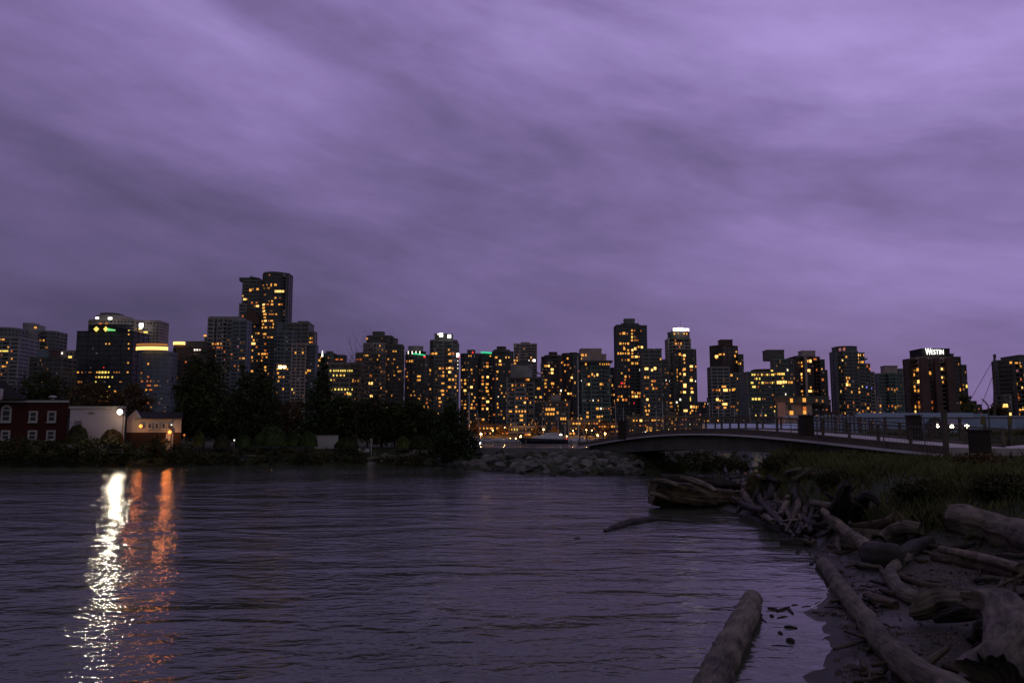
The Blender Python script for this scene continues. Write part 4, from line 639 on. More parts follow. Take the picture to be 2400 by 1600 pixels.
tower('low_block','far stepped rooftops falling away right of the sign-topped hotel',950,[(2264,2276,936,0,'b',0),(2276,2290,940,0,'b',2),(2288,2302,948,0,'b',4),(2300,2316,960,0,'b',6)],'2268 938 3 4 m,2283 962 4 4 b,2294 960 3 3 o,2272 955 3 3 o',4,mc='R',seed=41,group='low blocks between the towers')
tower('apartment_tower','dark tower cut by the right edge of the view',560,[(2368,2470,842,0,'0.25',0,'D'),(2388,2470,832,842,'b',6,'D')],
 '2370 854 4 6 b,2383 852 5 8 b,2389 853 4 10 b,2392 862 4 5 b,2381 866 9 5 p,2391 886 6 6 o,2381 899 6 6 b,2394 907 6 8 B,2384 925 5 9 o,2387 934 6 8 o,2383 947 6 6 o,2396 957 5 9 B,2392 960 4 5 b,2389 966 3 6 m,2397 878 4 5 b,2378 913 3 3 m',6,mc='D',seed=42)
tower('low_block','small grey block with bright lamp by the rightmost dark tower',540,[(2353,2374,925,0,'o',0,'M')],'2364 922 4 6 w,2373 921 4 6 b,2356 950 14 9 B,2355 956 8 5 b,2349 963 5 7 b,2350 970 6 4 b,2367 970 7 8 B,2374 962 4 6 b,2360 948 5 4 b',0,mc='M',seed=43,group='low blocks between the towers')
# low waterfront row
rowdef = [(1122,1190,996,'townhouse_row','brown waterfront row house behind the smaller motorboats','R'),(1190,1278,999,'townhouse_row','pale row of small waterfront houses behind the large yacht','L'),(1334,1402,985,'waterfront_block','dark waterfront block lit in three rows right of the low wide block','D'),(1402,1450,992,'waterfront_block','amber-lit waterfront block behind the dock lamps','R'),
 (1478,1560,978,'waterfront_block','waterfront block with bright strip windows seen over the bridge start','D'),(1560,1642,975,'waterfront_block','waterfront block seen through the bridge railing below the big-windowed tower','D'),(1642,1760,978,'waterfront_block','long dark waterfront block behind the masts over the bridge crown','D'),(1944,2066,972,'waterfront_block','long low block with yellow strip lights behind the blue hoarding','R')]
wr = {0:'1165 1000 4 5 b,1169 1003 4 5 b,1134 1004 4 5 b,1142 1007 6 4 b,1149 1010 4 5 b,1153 1008 4 5 b,1137 1012 5 4 o,1125 1012 5 4 o,1180 1019 10 4 o,1188 1020 8 5 o,1175 1022 5 5 b',
 1:'1234 1015 12 5 o,1240 1018 10 5 b,1206 1011 4 6 g,1212 1011 4 6 g,1247 1005 5 3 b,1240 999 4 5 m,1255 1000 4 5 m,1232 1003 3 4 m,1262 1009 5 4 p',
 2:'1344 988 6 5 b,1351 990 5 5 b,1358 990 6 6 b,1355 985 4 4 b,1337 1011 6 5 b,1345 1011 6 5 b,1350 1005 4 4 b,1354 975 4 6 b,1362 984 5 5 b,1340 984 4 4 o,1352 993 5 4 b,1392 1003 4 4 o',
 3:'1413 975 4 5 o,1435 996 4 6 b,1430 1004 6 4 o,1440 1004 5 4 b,1434 1014 12 3 o,1432 999 4 4 b,1446 1010 4 4 b,1407 1012 5 4 o',
 4:'1485 981 5 5 b,1492 982 4 4 b,1502 987 8 6 B,1529 980 6 6 b,1536 980 8 5 b,1544 980 6 4 b,1553 980 6 5 b,1517 1002 5 7 b,1523 1002 5 7 b,1528 1002 4 7 b,1516 1010 5 4 b,1525 1010 6 4 b,1541 1001 8 3 o,1545 1009 8 3 b,1540 1009 4 4 b,1478 1004 6 5 o,1461 987 3 4 w,1482 1008 5 4 b',
 5:'1575 989 5 7 b,1575 996 4 4 m,1600 984 3 4 o,1567 1008 2 4 g,1590 996 3 4 p,1600 996 3 4 p,1618 1006 9 4 b,1596 994 3 3 o,1585 979 5 5 b,1640 972 5 5 p,1617 990 3 3 w,1551 988 2 4 w',
 6:'1652 984 4 6 b,1659 985 4 5 b,1644 985 3 4 m,1645 1004 5 4 o,1733 971 4 4 m,1748 980 3 4 o,1700 975 3 3 m',
 7:'2049 971 5 5 b,2056 970 6 4 b,2063 971 5 5 b'}
for i,(a,b_,vt,nm,lb,mc) in enumerate(rowdef):
    tower(nm, lb, 492 if i else 488, [(a,b_,vt,0,'b',0,mc,'s'),(a+8,a+22,vt-7,vt,'b',4,mc)], wr.get(i,''), 14 if i < 4 else 12, mc=mc, seed=60+i, group='low waterfront buildings', cat='building', mix='oomdddb')
# ================================================================ PARK BUILDINGS (left)
BRK = mat('red_brick', (.050,.011,.010), .85, .2, var=.35, scale=2.0, bump=.01, bscale=20); CRM = mat('cream_paint', (.36,.32,.30), .7, .25, var=.06, scale=.8)
WALLW = mat('pale_lilac_render', (.46,.38,.42), .75, .2, var=.05, scale=.6); TRIM = mat('white_trim', (.36,.33,.32), .6, .3); DKG = mat('window_glass', (.02,.02,.03), .12, .5)
SHG = mat('slate_roof', (.020,.017,.018), .9, .1, var=.3, scale=2)
def sash(root, u, v0, v1, w, Yf, arch=False):
    """a window part with frame and pane as sub-parts"""
    loc = Vector(root.location); k = Yf/F; c = P(u,(v0+v1)/2,Yf)-loc; W = w*k; Hh = (v1-v0)*k; t = W*.17
    f = MB(); f.box(-W/2,-W/2+t,-.12,.05,-Hh/2,Hh/2); f.box(W/2-t,W/2,-.12,.05,-Hh/2,Hh/2); f.box(-W/2+t,W/2-t,-.117,.05,-Hh/2,-Hh/2+t); f.box(-W/2+t,W/2-t,-.10,.05,-t*.25,t*.25)
    if not arch: f.box(-W/2+t,W/2-t,-.117,.05,Hh/2-t,Hh/2)
    else:
        n = 10
        for i in range(n):
            a0, a1 = math.pi*i/n, math.pi*(i+1)/n; r0, r1 = W/2, W/2-t
            vs = [(r*math.cos(a), y, Hh/2+r*math.sin(a)) for a in (a0,a1) for r in (r0,r1) for y in (-.12,.05)]
            f.add(vs, [(0,4,6,2),(0,1,5,4),(2,6,7,3)])
        f.box(-W/2+t,W/2-t,-.1,.05,Hh/2-t*.4,Hh/2+t*.3)
    f.box(-W/2-.08,W/2+.08,-.2,-.122,-Hh/2-.1,-Hh/2+.02)
    fo = f.build('window', TRIM, root); fo.location = c
    p = MB(); p.box(-W/2+t*.5,W/2-t*.5,-.03,-.01,-Hh/2+t*.5,Hh/2-(0 if arch else t*.5))
    if arch: 
        n = 10; vs = [(0,-.03,Hh/2)]+[((W/2-t)*math.cos(math.pi*i/n), -.03, Hh/2+(W/2-t)*math.sin(math.pi*i/n)) for i in range(n+1)]; p.add(vs, [(0,i+1,i+2) for i in range(n)])
    p.build('pane', DKG, fo)
Yb = 103.0; a = P(-330,1000,Yb); b = P(157,1000,Yb)
root = empty('brick_house', ((a.x+b.x)/2,Yb,2.1), 'two-storey dark red brick house with white sash windows at the left edge', 'house'); L0 = Vector(root.location)
zt = P(100,942,Yb).z-2.1; m_ = MB(); m_.box(a.x-L0.x,b.x-L0.x,0,12,-.6,zt); m_.shear(0.62).build('wall', BRK, root)
m_ = MB(); m_.box(a.x-L0.x-.2,b.x-L0.x+.2,-.22,12.2,zt-.05,zt+.22); m_.shear(0.62).build('cornice', TRIM, root)
m_ = MB(); m_.box(a.x-L0.x,b.x-L0.x,.1,11.9,zt+.22,zt+.4); m_.shear(0.62).build('roof', SHG, root)
for u,v0,v1,w,ar in ((15,961,989,24,True),(78.5,963,989,20,False),(122,963,989,20,False),(13.5,1008,1031,21,False),(76.5,1008,1031,21,False),(120,1008,1031,21,False),(-60,963,989,20,False),(-60,1008,1031,20,False),(-130,963,989,20,False),(-130,1008,1031,20,False)): sash(root,u,v0,v1,w,Yb-.06,ar)
g0 = P(-90,932,Yb-1)-L0; g1 = P(54,942,Yb-1)-L0; m_ = MB(); m_.box(g0.x,g1.x,-1,7,g1.z+.42,g0.z); m_.shear(0.62).build('upper_storey', CRM, root)
pk = P(10,888,Yb)-L0; m_ = MB(); m_.add([(g0.x-.3,-1.3,g0.z),(g1.x+.3,-1.3,g0.z),(g1.x+.3,7.3,g0.z),(g0.x-.3,7.3,g0.z),(g0.x+1.5,2,pk.z),(pk.x-.2,2,pk.z),(pk.x-.2,4,pk.z),(g0.x+1.5,4,pk.z)],[(3,2,1,0),(4,5,6,7),(0,1,5,4),(1,2,6,5),(2,3,7,6),(3,0,4,7)]); m_.shear(0.62).build('hipped_roof', SHG, root)
m_ = MB(); q = P(-8,918,Yb-1.2)-L0; m_.box(q.x,q.x+.8,-1.9,-1.1,q.z-1,q.z+.4); m_.build('dormer', CRM, root)
m_ = MB(); q = P(92,934,Yb)-L0; m_.bar((q.x,3,zt+.3),(q.x,3,zt+.75),.25,8); m_.sphere((q.x,3,zt+.8),(.5,.5,.18)); m_.build('roof_vent', TRIM, root)
# long pale wall building
Yw = 100.0; a = P(157.8,1000,Yw); b = P(292,1000,Yw); root = empty('rendered_building', ((a.x+b.x)/2,Yw,2.1), 'long windowless pale lilac building lit by the glaring wall lamp', 'building'); L0 = Vector(root.location); zt = P(220,957,Yw).z-2.1
m_ = MB(); m_.box(a.x-L0.x+.25,b.x-L0.x,0,11,-.6,zt); m_.shear(0.53).build('wall', WALLW, root); m_ = MB(); m_.box(a.x-L0.x+.1,b.x-L0.x+.15,-.15,11.2,zt,zt+.28); m_.shear(0.53).build('parapet', TRIM, root)
q = P(214,967,Yw)-L0; m_ = MB(); m_.box(q.x-.35,q.x+.35,-.12,0,q.z-.1,q.z+.08); m_.build('wall_fitting', mat('fitting_grey',(.18,.16,.16),.6), root)
m_ = MB(); q = P(289,990,Yw)-L0; m_.bar((q.x,-.08,-.4),(q.x,-.08,zt),.06,6); m_.build('downpipe', mat('fitting_grey',(.18,.16,.16),.6), root)
q = P(185,992,Yw)-L0; m_ = MB(); m_.box(q.x-.4,q.x+.4,-.35,0,q.z-.9,q.z+.35); m_.box(q.x-.3,q.x+.3,-.4,-.352,q.z-.8,q.z+.2); m_.build('meter_box', mat('fitting_grey',(.18,.16,.16),.6), root)
# gabled cream shed
Ys = 101.5; a = P(297,1000,Ys); b = P(425,1000,Ys); root = empty('cream_shed', ((a.x+b.x)/2,Ys,2.1), 'low cream gabled shed with four small square windows beside the broad evergreen', 'shed'); L0 = Vector(root.location)
ze = P(350,980,Ys).z-2.1; zs = P(350,1013,Ys).z-2.1; x0, x1 = a.x-L0.x, b.x-L0.x
m_ = MB(); m_.box(x0,x1,0,7,zs,ze); m_.shear(0.47).build('wall', CRM, root); m_ = MB(); m_.box(x0-.05,x1+.05,-.06,7.05,-.6,zs-.002); m_.shear(0.47).build('brick_base', mat('brown_brick',(.030,.015,.012),.85,.2,var=.3,scale=3), root)
zr = P(350,963,Ys).z-2.1; xg = P(318,1000,Ys).x-L0.x; m_ = MB(); m_.add([(xg,-.3,ze-.05),(x1+.3,-.3,ze-.05),(x1+.3,7.3,ze-.05),(xg,7.3,ze-.05),(xg,3.5,zr),(x1+.3,3.5,zr)],[(0,1,5,4),(2,3,4,5),(1,2,5),(3,0,4),(3,2,1,0)]); m_.shear(0.47).build('roof', SHG, root)
m_ = MB(); m_.add([(x0,-.1,ze),(xg+.6,-.1,ze),(xg-.1,-.1,zr+.1),(x0,.3,ze),(xg+.6,.3,ze),(xg-.1,.3,zr+.1)],[(0,1,2),(5,4,3),(0,3,4,1),(1,4,5,2),(2,5,3,0)]); m_.build('gable', CRM, root)
for u in (352,368,384,398): sash(root,u,992,1004,10.5,Ys-.05)
q = P(398,1024,Ys)-L0; m_ = MB(); m_.box(q.x-.45,q.x+.45,-.10,-.062,-.55,zs-.1); dd = m_.build('door', TRIM, root); m_ = MB(); m_.sphere((q.x+.35,-.14,-.55+1.0),.05,6,4); m_.build('handle', mat('brass',(.4,.3,.1),.3,metal=1), dd)
# lamps
def spot(loc, target, energy, color, size, radius, parent):
    d = bpy.data.lights.new('lamp_light','SPOT'); d.energy = energy; d.color = color; d.spot_size = size; d.spot_blend = .7; d.shadow_soft_size = radius
    o = bpy.data.objects.new('lamp_light', d); link(o, parent); o.location = loc; o.rotation_euler = (Vector(target)-Vector(loc)).to_track_quat('-Z','Y').to_euler(); return o
def point(loc, energy, color, radius, parent):
    d = bpy.data.lights.new('lamp_light','POINT'); d.energy = energy; d.color = color; d.shadow_soft_size = radius; o = bpy.data.objects.new('lamp_light', d); link(o, parent); o.location = loc; return o
METAL = mat('lamp_metal',(.08,.08,.085),.5,.4,metal=.6)
FLARE = mat('flood_lens',(.1,.1,.1),.3,emit=(1.0,.90,.66),estr=22); OFL = mat('orange_lens',(.1,.1,.1),.3,emit=(1.0,.24,.035),estr=3.2)
def wall_lamp(label, u, v, Y, r, lens, energy, color, pe, pc, size=R(150)):
    p = P(u,v,Y); root = empty('wall_lamp', p, label, 'lamp', 'lamps on the park buildings')
    b = MB(); b.box(-.06,.06,.05,1.0,.12,.2); b.bar((0,.1,.16),(0,-.05,.02),.05,6); b.build('bracket', METAL, root)
    b = MB(); b.bar((0,.02,0),(0,.16,.03),r*1.2,14,r*.7); b.build('housing', METAL, root)
    b = MB(); b.sphere((0,-.02,0),(r,r*.6,r),14,8); b.build('bulb', lens, root, smooth=True)
    spot((0,-.35,0), (0,-30,-6), energy, color, size, r*.9, root); point((0,-.7,-.2), pe, pc, .15, root); return root
wall_lamp('glaring white floodlight at the corner of the long pale wall', 281, 965, 99.0, .31, FLARE, 1700, (1,.86,.62), 70, (1,.75,.4))
wall_lamp('orange wall lamp left of the four small shed windows', 330, 998, 101.0, .22, OFL, 90, (1,.20,.03), 30, (1,.40,.12))
wall_lamp('orange lamp over the shed door', 398, 1012, 101.0, .24, OFL, 190, (1,.22,.03), 60, (1,.40,.12))
def bollard(label, u, v, Y, c, r=.09, z0=None, nm='path_lamp', pe=0):
    p = P(u,v,Y); zg = hl(p.x,Y) if z0 is None else z0; root = empty(nm, (p.x,Y,zg), label, 'lamp', 'small lamps in the park'); h = p.z-zg
    b = MB(); b.bar((0,0,-.1),(0,0,max(.1,h-r)),.05,6); b.build('post', METAL, root); b = MB(); b.sphere((0,0,h),r,8,6); b.build('globe', EM[c], root)
    b = MB(); b.bar((0,0,h+r*.8),(0,0,h+r*1.2),r*1.1,8); b.build('cap', METAL, root)
    if pe: point((0,-.3,h), pe, (1,.5,.2), .1, root)
bollard('tiny white lamp between broad evergreen and small dome bush', 549, 1031, 101, 'w', .10)
bollard('tiny orange lamp under the right end of the cream shed roof', 432, 1019, 100, 'o', .14, pe=4)
bollard('small white lamp high on the shed end wall', 402, 995, 101.2, 'w', .10)
# white low wall, sign post, picnic-like bar at the shore
p0 = P(738,1031,110); p1 = P(792,1031,110); root = empty('low_wall', ((p0.x+p1.x)/2,110,2.1), 'white low wall glimpsed under the trees right of the clipped domes', 'wall'); m_ = MB(); hw = (p1.x-p0.x)/2
m_.box(-hw,hw,0,.3,-.2,P(0,1021,110).z-2.1); m_.build('wall', TRIM, root); m_ = MB(); m_.box(-hw-.05,hw+.05,-.05,.35,P(0,1021,110).z-2.1,P(0,1021,110).z-2.03); m_.build('coping', TRIM, root)
p = P(870,1054,106); zg = hl(p.x,106); root = empty('sign_post', (p.x,106,zg), 'white square notice on a white post above the shore rocks', 'sign'); tp = P(870,1028,106).z-zg
m_ = MB(); m_.bar((0,0,-.2),(0,0,tp),.055,8); m_.build('post', TRIM, root); m_ = MB(); m_.box(-.17,.17,-.09,-.06,tp-.28,tp+.02); m_.build('board', TRIM, root)
m_ = MB(); m_.box(-.09,.09,-.10,-.092,tp-.20,tp-.06); m_.build('pictogram', mat('sign_dark',(.06,.05,.07),.6), root)
p = P(852,1040,107); zg = hl(p.x,107); root = empty('park_bench', (p.x,107,zg), 'pale bench with slanted back left of the white notice post', 'bench')
m_ = MB(); m_.box(-.75,.75,-.25,.2,.42,.48); m_.build('seat', TRIM, root); m_ = MB(); m_.box(-.75,.75,.22,.28,.55,.95); m_.build('backrest', TRIM, root)
for x in (-.6,.6): m_ = MB(); m_.box(x-.04,x+.04,-.2,.2,-.1,.42); m_.build('leg', METAL, root)

# ================================================================ HARBOUR: boats, docks, masts, lamps
HULLW = mat('white_hull',(.50,.48,.52),.3,.5); HULLD = mat('dark_hull',(.03,.028,.05),.3,.5); SMK = mat('smoked_glass',(.02,.02,.03),.1,.5); WOOD = mat('dock_wood',(.14,.12,.11),.85,.15,var=.3,scale=1); ALU = mat('mast_alloy',(.42,.40,.43),.4,.4)
def hull(root, L, W, h, m, nm='hull'):
    n = 12; vs = []; 
    for i in range(n+1):
        t = i/n; x = -L/2+L*t; w_ = W/2*(1-max(0,(t-.55)/.45)**2.2)*(.82+.18*min(1,t*4)); sh = h*(1+.35*t*t); k = .55 if t < .9 else .3
        for (yy,zz) in ((-w_,sh),(-w_*.92,sh*.45),(-w_*k,-.2),(w_*k,-.2),(w_*.92,sh*.45),(w_,sh)): vs.append((x+(.06*L*(zz/h-.3) if t > .8 else 0),yy,zz))
    fs = [];
    for i in range(n):
        for j in range(5): a = 6*i+j; fs.append((a,a+6,a+7,a+1))
        fs.append((6*i+5,6*i+11,6*i+6,6*i))
    fs += [tuple(range(5,-1,-1)), tuple(range(6*n,6*n+6))]; b = MB(); b.add(vs, fs); return b.build(nm, m, root)
def motorboat(label, u, v, L, hd, group, dark=False, big=False):
    g0 = G(u,v); root = empty('motor_yacht' if big else 'motorboat', (g0.x,g0.y,0), label, 'yacht' if big else 'boat', group, hd); h = L*.095; W = L*.27
    hull(root, L, W, h, HULLD if dark else HULLW); b = MB()
    b.add([(-L*.38,-W*.36,h),(L*.28,-W*.30,h*1.15),(L*.28,W*.30,h*1.15),(-L*.38,W*.36,h),(-L*.37,-W*.32,h*1.85),(L*.08,-W*.28,h*1.85),(L*.08,W*.28,h*1.85),(-L*.37,W*.32,h*1.85)],[(4,5,6,7),(0,1,5,4),(1,2,6,5),(2,3,7,6),(3,0,4,7)]); b.build('cabin', HULLW, root)
    b = MB(); b.box(-L*.31,L*.11,-W*.375,-W*.335,h*1.3,h*1.62); b.build('cabin_window', SMK, root)
    if big:
        b = MB(); b.add([(-L*.30,-W*.3,h*1.85),(L*.02,-W*.27,h*1.85),(L*.02,W*.27,h*1.85),(-L*.30,W*.3,h*1.85),(-L*.31,-W*.32,h*2.45),(-L*.06,-W*.26,h*2.4),(-L*.06,W*.26,h*2.4),(-L*.31,W*.32,h*2.45)],[(4,5,6,7),(0,1,5,4),(1,2,6,5),(2,3,7,6),(3,0,4,7)]); b.build('flybridge', HULLW, root)
        for x in (-.30,-.20,-.05,.05): b = MB(); b.box(L*x,L*(x+.03),-W*.5,-W*.47,h*.5,h*.8); b.build('porthole', EM['m'], root)
        b = MB(); b.bar((-L*.15,0,h*3),(-L*.18,0,h*4),.08,5); b.build('radar_mast', ALU, root); b = MB(); b.sphere((-L*.36,-W*.3,h*1.9),.5,8,5); b.build('deck_light', EM['W'], root)
    else:
        b = MB(); b.bar((-L*.1,0,h*2),(-L*.14,0,h*3.1),.06,5); b.build('radar_mast', ALU, root)
GB = 'boats moored in the marina'
motorboat('large dark-hulled white-topped motor yacht, biggest boat of the marina', 1276, 1039, 18.5, math.pi+.03, GB, True, True)
for u,v,L,hd,lb in ((1146,1034,9,.2,'small white motorboat next to the tall tilted mast'),(1170,1036,10.5,2.9,'white motorboat second to the left of the large yacht'),(1201,1037,10,.1,'white motorboat touching the bow end of the large yacht'),(1349,1036,11,3.0,'white motorboat between the large yacht and the bridge start'),(1410,1034,9,.1,'white motorboat under the orange dock lamps near the bridge'),(1380,1036,8,.3,'small pale motorboat right of the yacht with its bow to the bridge')): motorboat(lb,u,v,L,hd,GB)
def sailboat(label, u, v, vtop, L, lean=0.0, bright=False, boom=True):
    g0 = G(u,v); root = empty('sailboat', (g0.x,g0.y,0), label, 'sailboat', GB, .3); hull(root, L, L*.28, .9, HULLW); zt = P(u,vtop,g0.y).z
    b = MB(); b.box(-L*.2,L*.1,-.7,.7,.95,1.5); b.build('cabin', HULLW, root)
    b = MB(); b.bar((0,0,.9),(lean,0,zt),.15,6,.10); b.build('mast', mat('bright_alloy',(.75,.72,.75),.35,.5) if bright else ALU, root)
    if boom: b = MB(); b.bar((0,0,2.2),(-L*.42,-.1,2.3),.12,6); b.build('boom', ALU, root)
    for x in (-L*.48,L*.48): b = MB(); b.bar((x,0,1.0),(lean,0,zt-.3),.025,4); b.build('stay', ALU, root)
for u,v,vt,L,le,br,lb in ((1099,1036,918,12,0,True,'sailboat with a bright white mast just right of the shore conifer'),(1126,1037,962,11,-1.5,False,'sailboat with a leaning mast beside the first orange dock lamp'),(1271,1035,960,10,0,False,'sailboat whose mast stands behind the middle of the large yacht'),(1308,1036,962,11,0,False,'sailboat with pale mast over the stern of the large yacht'),(1324,1037,992,9,0,False,'short-masted sailboat just behind the stern of the large yacht'),(1333,1037,985,10,0,False,'sailboat between large yacht and tallest mast'),(1356,1036,834,14,0,True,'sailboat carrying the tallest mast of the marina'),(1366,1037,975,11,1.2,False,'sailboat with slightly leaning mast near the tallest mast')): sailboat(lb,u,v,vt,L,le,br)
for i,(u,vt) in enumerate([(1445,950),(1462,955),(1538,962),(1556,940),(1609,965),(1664,942),(1687,948),(1697,955),(1722,957),(1761,955),(1787,958),(1787,962),(1820,965),(1842,964)]):
    sailboat('sailboat beyond the footbridge, thin mast over the railing', u, 1037+(i%3), vt, 10, (i%3-1)*.3, False, False)
for o in [o for o in bpy.data.objects if o.get('label','').startswith('sailboat beyond')]: o['group'] = 'sailboats beyond the footbridge'
def dock(label, u0, u1, v, w=2.2):
    a, b = G(u0,v), G(u1,v); root = empty('floating_dock', ((a.x+b.x)/2,a.y,0), label, 'dock', 'floating docks'); hw = (b.x-a.x)/2
    m_ = MB(); m_.box(-hw,hw,0,w,.25,.5); m_.build('deck', WOOD, root)
    n = max(2,int(hw/4))
    for i in range(n): x = -hw+.6+(2*hw-1.2)*i/(n-1); m_ = MB(); m_.bar((x,w+.2,-1),(x,w+.2,2.0),.16,6); m_.build('pile', WOOD, root)
dock('floating dock nearest the grass point, behind the shore conifer side',1118,1222,1046); dock('floating dock running along below the large yacht',1228,1345,1044); dock('floating dock leading towards the bridge start',1352,1440,1042); dock('far floating dock under the small motorboats',1130,1215,1040)
def street_lamp(label, u, v, Y, zg, r=.42, c='B', pw=120, nm='street_lamp', col_=(1,.42,.10)):
    p = P(u,v,Y); root = empty(nm, (p.x,Y,zg), label, 'street lamp', 'lamps along the marina'); h = max(.6,p.z-zg)
    b = MB(); b.bar((0,0,-.3),(0,0,h-r*.5),.09,6,.06); b.build('pole', METAL, root); b = MB(); b.sphere((0,0,h),r,10,8); b.build('globe', OG if c == 'B' else EM[c], root, smooth=True)
    b = MB(); b.bar((0,0,h+r*.85),(0,0,h+r*1.15),r*.6,8); b.build('cap', METAL, root)
    if pw: point((0,-r-.3,h), pw*20, col_, .25, root)
OG = mat('lamp_globe',(.1,.1,.1),.3,emit=(1.0,.45,.09),estr=3.0)
for i,(u,v,r,pw,lb) in enumerate([(1127,1017,.75,900,'biggest orange lamp at the foot of the leaning mast'),(1220,1023,.6,700,'orange lamp at the bow of the large yacht'),(1274,1006,.5,400,'yellow lamp on a tall pole above the large yacht'),(1374,1007,.42,260,'yellow lamp left of the pair by the bridge start'),(1387,1008,.40,200,'small yellow lamp right of the tallest mast foot'),(1401,1020,.6,400,'low orange lamp before the amber waterfront block'),(1395,1016,.42,200,'orange lamp just left of the low one before the amber block'),(1418,1016,.65,500,'bright orange lamp nearest the bridge start'),(1312,1020,.42,260,'white-yellow lamp over the stern of the large yacht'),(1328,1022,.35,160,'small lamp right of the yacht stern light'),(1343,1009,.32,120,'small lamp above the motorboat by the bridge'),(1196,1027,.35,120,'low white lamp on the dock left of the large yacht'),(1209,1027,.40,160,'low lamp on the dock closest to the yacht bow'),(1155,1008,.35,200,'small orange lamp before the brown row houses'),(1183,1001,.35,200,'small orange lamp over the pale row houses')]):
    street_lamp(lb, u, v, 476 if v < 1012 else 440, 2.6 if v < 1012 else -.3, r, 'B' , pw)
for u,v,lb in ((1505,1013,'left one of the two white lamps behind the bridge start'),(1513,1013,'right one of the two white lamps behind the bridge start')): street_lamp(lb,u,v,470,-.3,.5,'W',0)
street_lamp('red marina light behind the bridge start',1467,1021,300,-.3,.25,'r',0); street_lamp('small red light by the yacht stern',1328,1028,290,-.3,.2,'r',0)
street_lamp('white lamp on the nearest dock left of the marina',1125,1038,250,-.2,.28,'W',60,col_=(1,.8,.5))
for i,(u,v,Yt) in enumerate([(1098,1005,482),(1112,1000,484),(1118,985,484),(1172,1008,482),(1300,1008,482),(1372,1000,484),(1425,1003,482),(1260,1005,483)]):
    tree('street_tree', ['russet tree among the lamps at the left end of the marina','russet tree second from the left end of the marina','tallest russet tree behind the leaning mast','brown tree before the brown row houses','brown tree behind the yacht stern','brown tree right of the tallest mast','brown tree at the amber waterfront block','brown tree before the pale row houses'][i], Yt, [(u,v,9,9),(u+6,v+5,8,7),(u-6,v+6,8,7)], 500, 1.1, 'autumn', 'street trees along the marina', 70+i, u, None, .2)
# long pale boat shed beyond the bridge
a = P(1655,1000,250); b = P(1880,1000,250); root = empty('boat_shed', ((a.x+b.x)/2,250,0), 'long pale-roofed boat shed seen through the bridge railing', 'shed'); hw = (b.x-a.x)/2; z1 = P(0,992,250).z; z0 = P(0,1004,250).z
BLU = mat('pale_blue_metal',(.30,.36,.48),.5,.4,var=.12,scale=.4)
m_ = MB(); m_.add([(-hw,0,z0),(hw,0,z0),(hw,4,z1),(-hw,4,z1),(-hw,8,z0),(hw,8,z0)],[(0,1,2,3),(3,2,5,4),(0,3,4),(1,5,2),(0,4,5,1)]); m_.build('roof', BLU, root)
m_ = MB(); m_.box(-hw+.5,hw-.5,.8,7.5,-1,z0-.01); m_.build('wall', mat('shed_dark',(.04,.04,.05),.8), root)

# ================================================================ FOOTBRIDGE
def ledge(u, v):
    a_ = (u-1200)/F; y = (8.36+.2775*100)/(a_+.2775); p = P(u,v,y); return p
LP = [ledge(*q) for q in ((1356,1047),(1410,1038),(1480,1029),(1550,1020.5),(1617,1017),(1660,1016.5),(1700,1017.5),(1750,1021),(1800,1026),(1850,1030),(1900,1035),(1950,1039.5),(2000,1044),(2050,1049),(2100,1055),(2160,1062),(2215,1068))]
# smooth profile along the straight bridge line
DIRB = (LP[-1]-LP[0]); DIRB.z = 0; LB = DIRB.length; DIRB.normalize(); NB = Vector((-DIRB.y, DIRB.x, 0)); 
if NB.x < 0: NB = -NB
ss = np.array([(p-LP[0]).dot(DIRB) for p in LP]); zs_ = np.array([p.z for p in LP]); co = np.polyfit(ss, zs_, 4)
def zl(s): return float(np.polyval(co, s))
def BP(s, off=0, dz=0): p = LP[0]+DIRB*s+NB*off; return Vector((p.x,p.y,zl(s)+dz))
root = empty('footbridge', (BP(LB/2).x,BP(LB/2).y,2), 'low arched footbridge with pale ledge, brown railings and square pillars across the channel', 'bridge'); L0 = Vector(root.location)
CONC = mat('bridge_concrete',(.10,.092,.082),.85,.2,var=.25,scale=.7); LEDG = mat('ledge_steel',(.50,.47,.52),.45,.4); DECK = mat('deck_concrete',(.38,.34,.33),.85,.2,var=.15,scale=1.2); BRN = mat('bridge_brown',(.082,.064,.048),.7,.3,var=.3,scale=2)
def sweep(prof, m, nm, s0=0, s1=None, n=48, par=None):
    s1 = LB if s1 is None else s1; vs = []; k = len(prof); 
    for i in range(n+1):
        s = s0+(s1-s0)*i/n
        for (o,dz) in prof: vs.append(BP(s,o,dz(s) if callable(dz) else dz)-L0)
    fs = [(k*i+j,k*(i+1)+j,k*(i+1)+(j+1)%k,k*i+(j+1)%k) for i in range(n) for j in range(k)]+[tuple(range(k-1,-1,-1)),tuple(range(k*n,k*n+k))]
    b = MB(); b.add(vs, fs); o = b.build(nm, m, par or root); 
    return o
WB = 4.2
gd = lambda s: -0.15-1.25*(1-abs(2*s/LB-.82)**2*.55)
sweep([(.25,-.08),(.25,gd),(WB-.25,gd),(WB-.25,-.08)], CONC, 'girder', 3, LB-1)
sweep([(-.28,-.07),(-.28,.06),(.02,.06),(.02,-.07)], LEDG, 'ledge')
sweep([(.0,.062),(.0,.50),(.3,.50),(.3,.062)], BRN, 'edge_beam')
sweep([(.3,.10),(.3,.44),(WB-.3,.44),(WB-.3,.10)], DECK, 'deck')
sweep([(WB-.3,.0),(WB-.3,.55),(WB,.55),(WB,.0)], BRN, 'edge_beam')
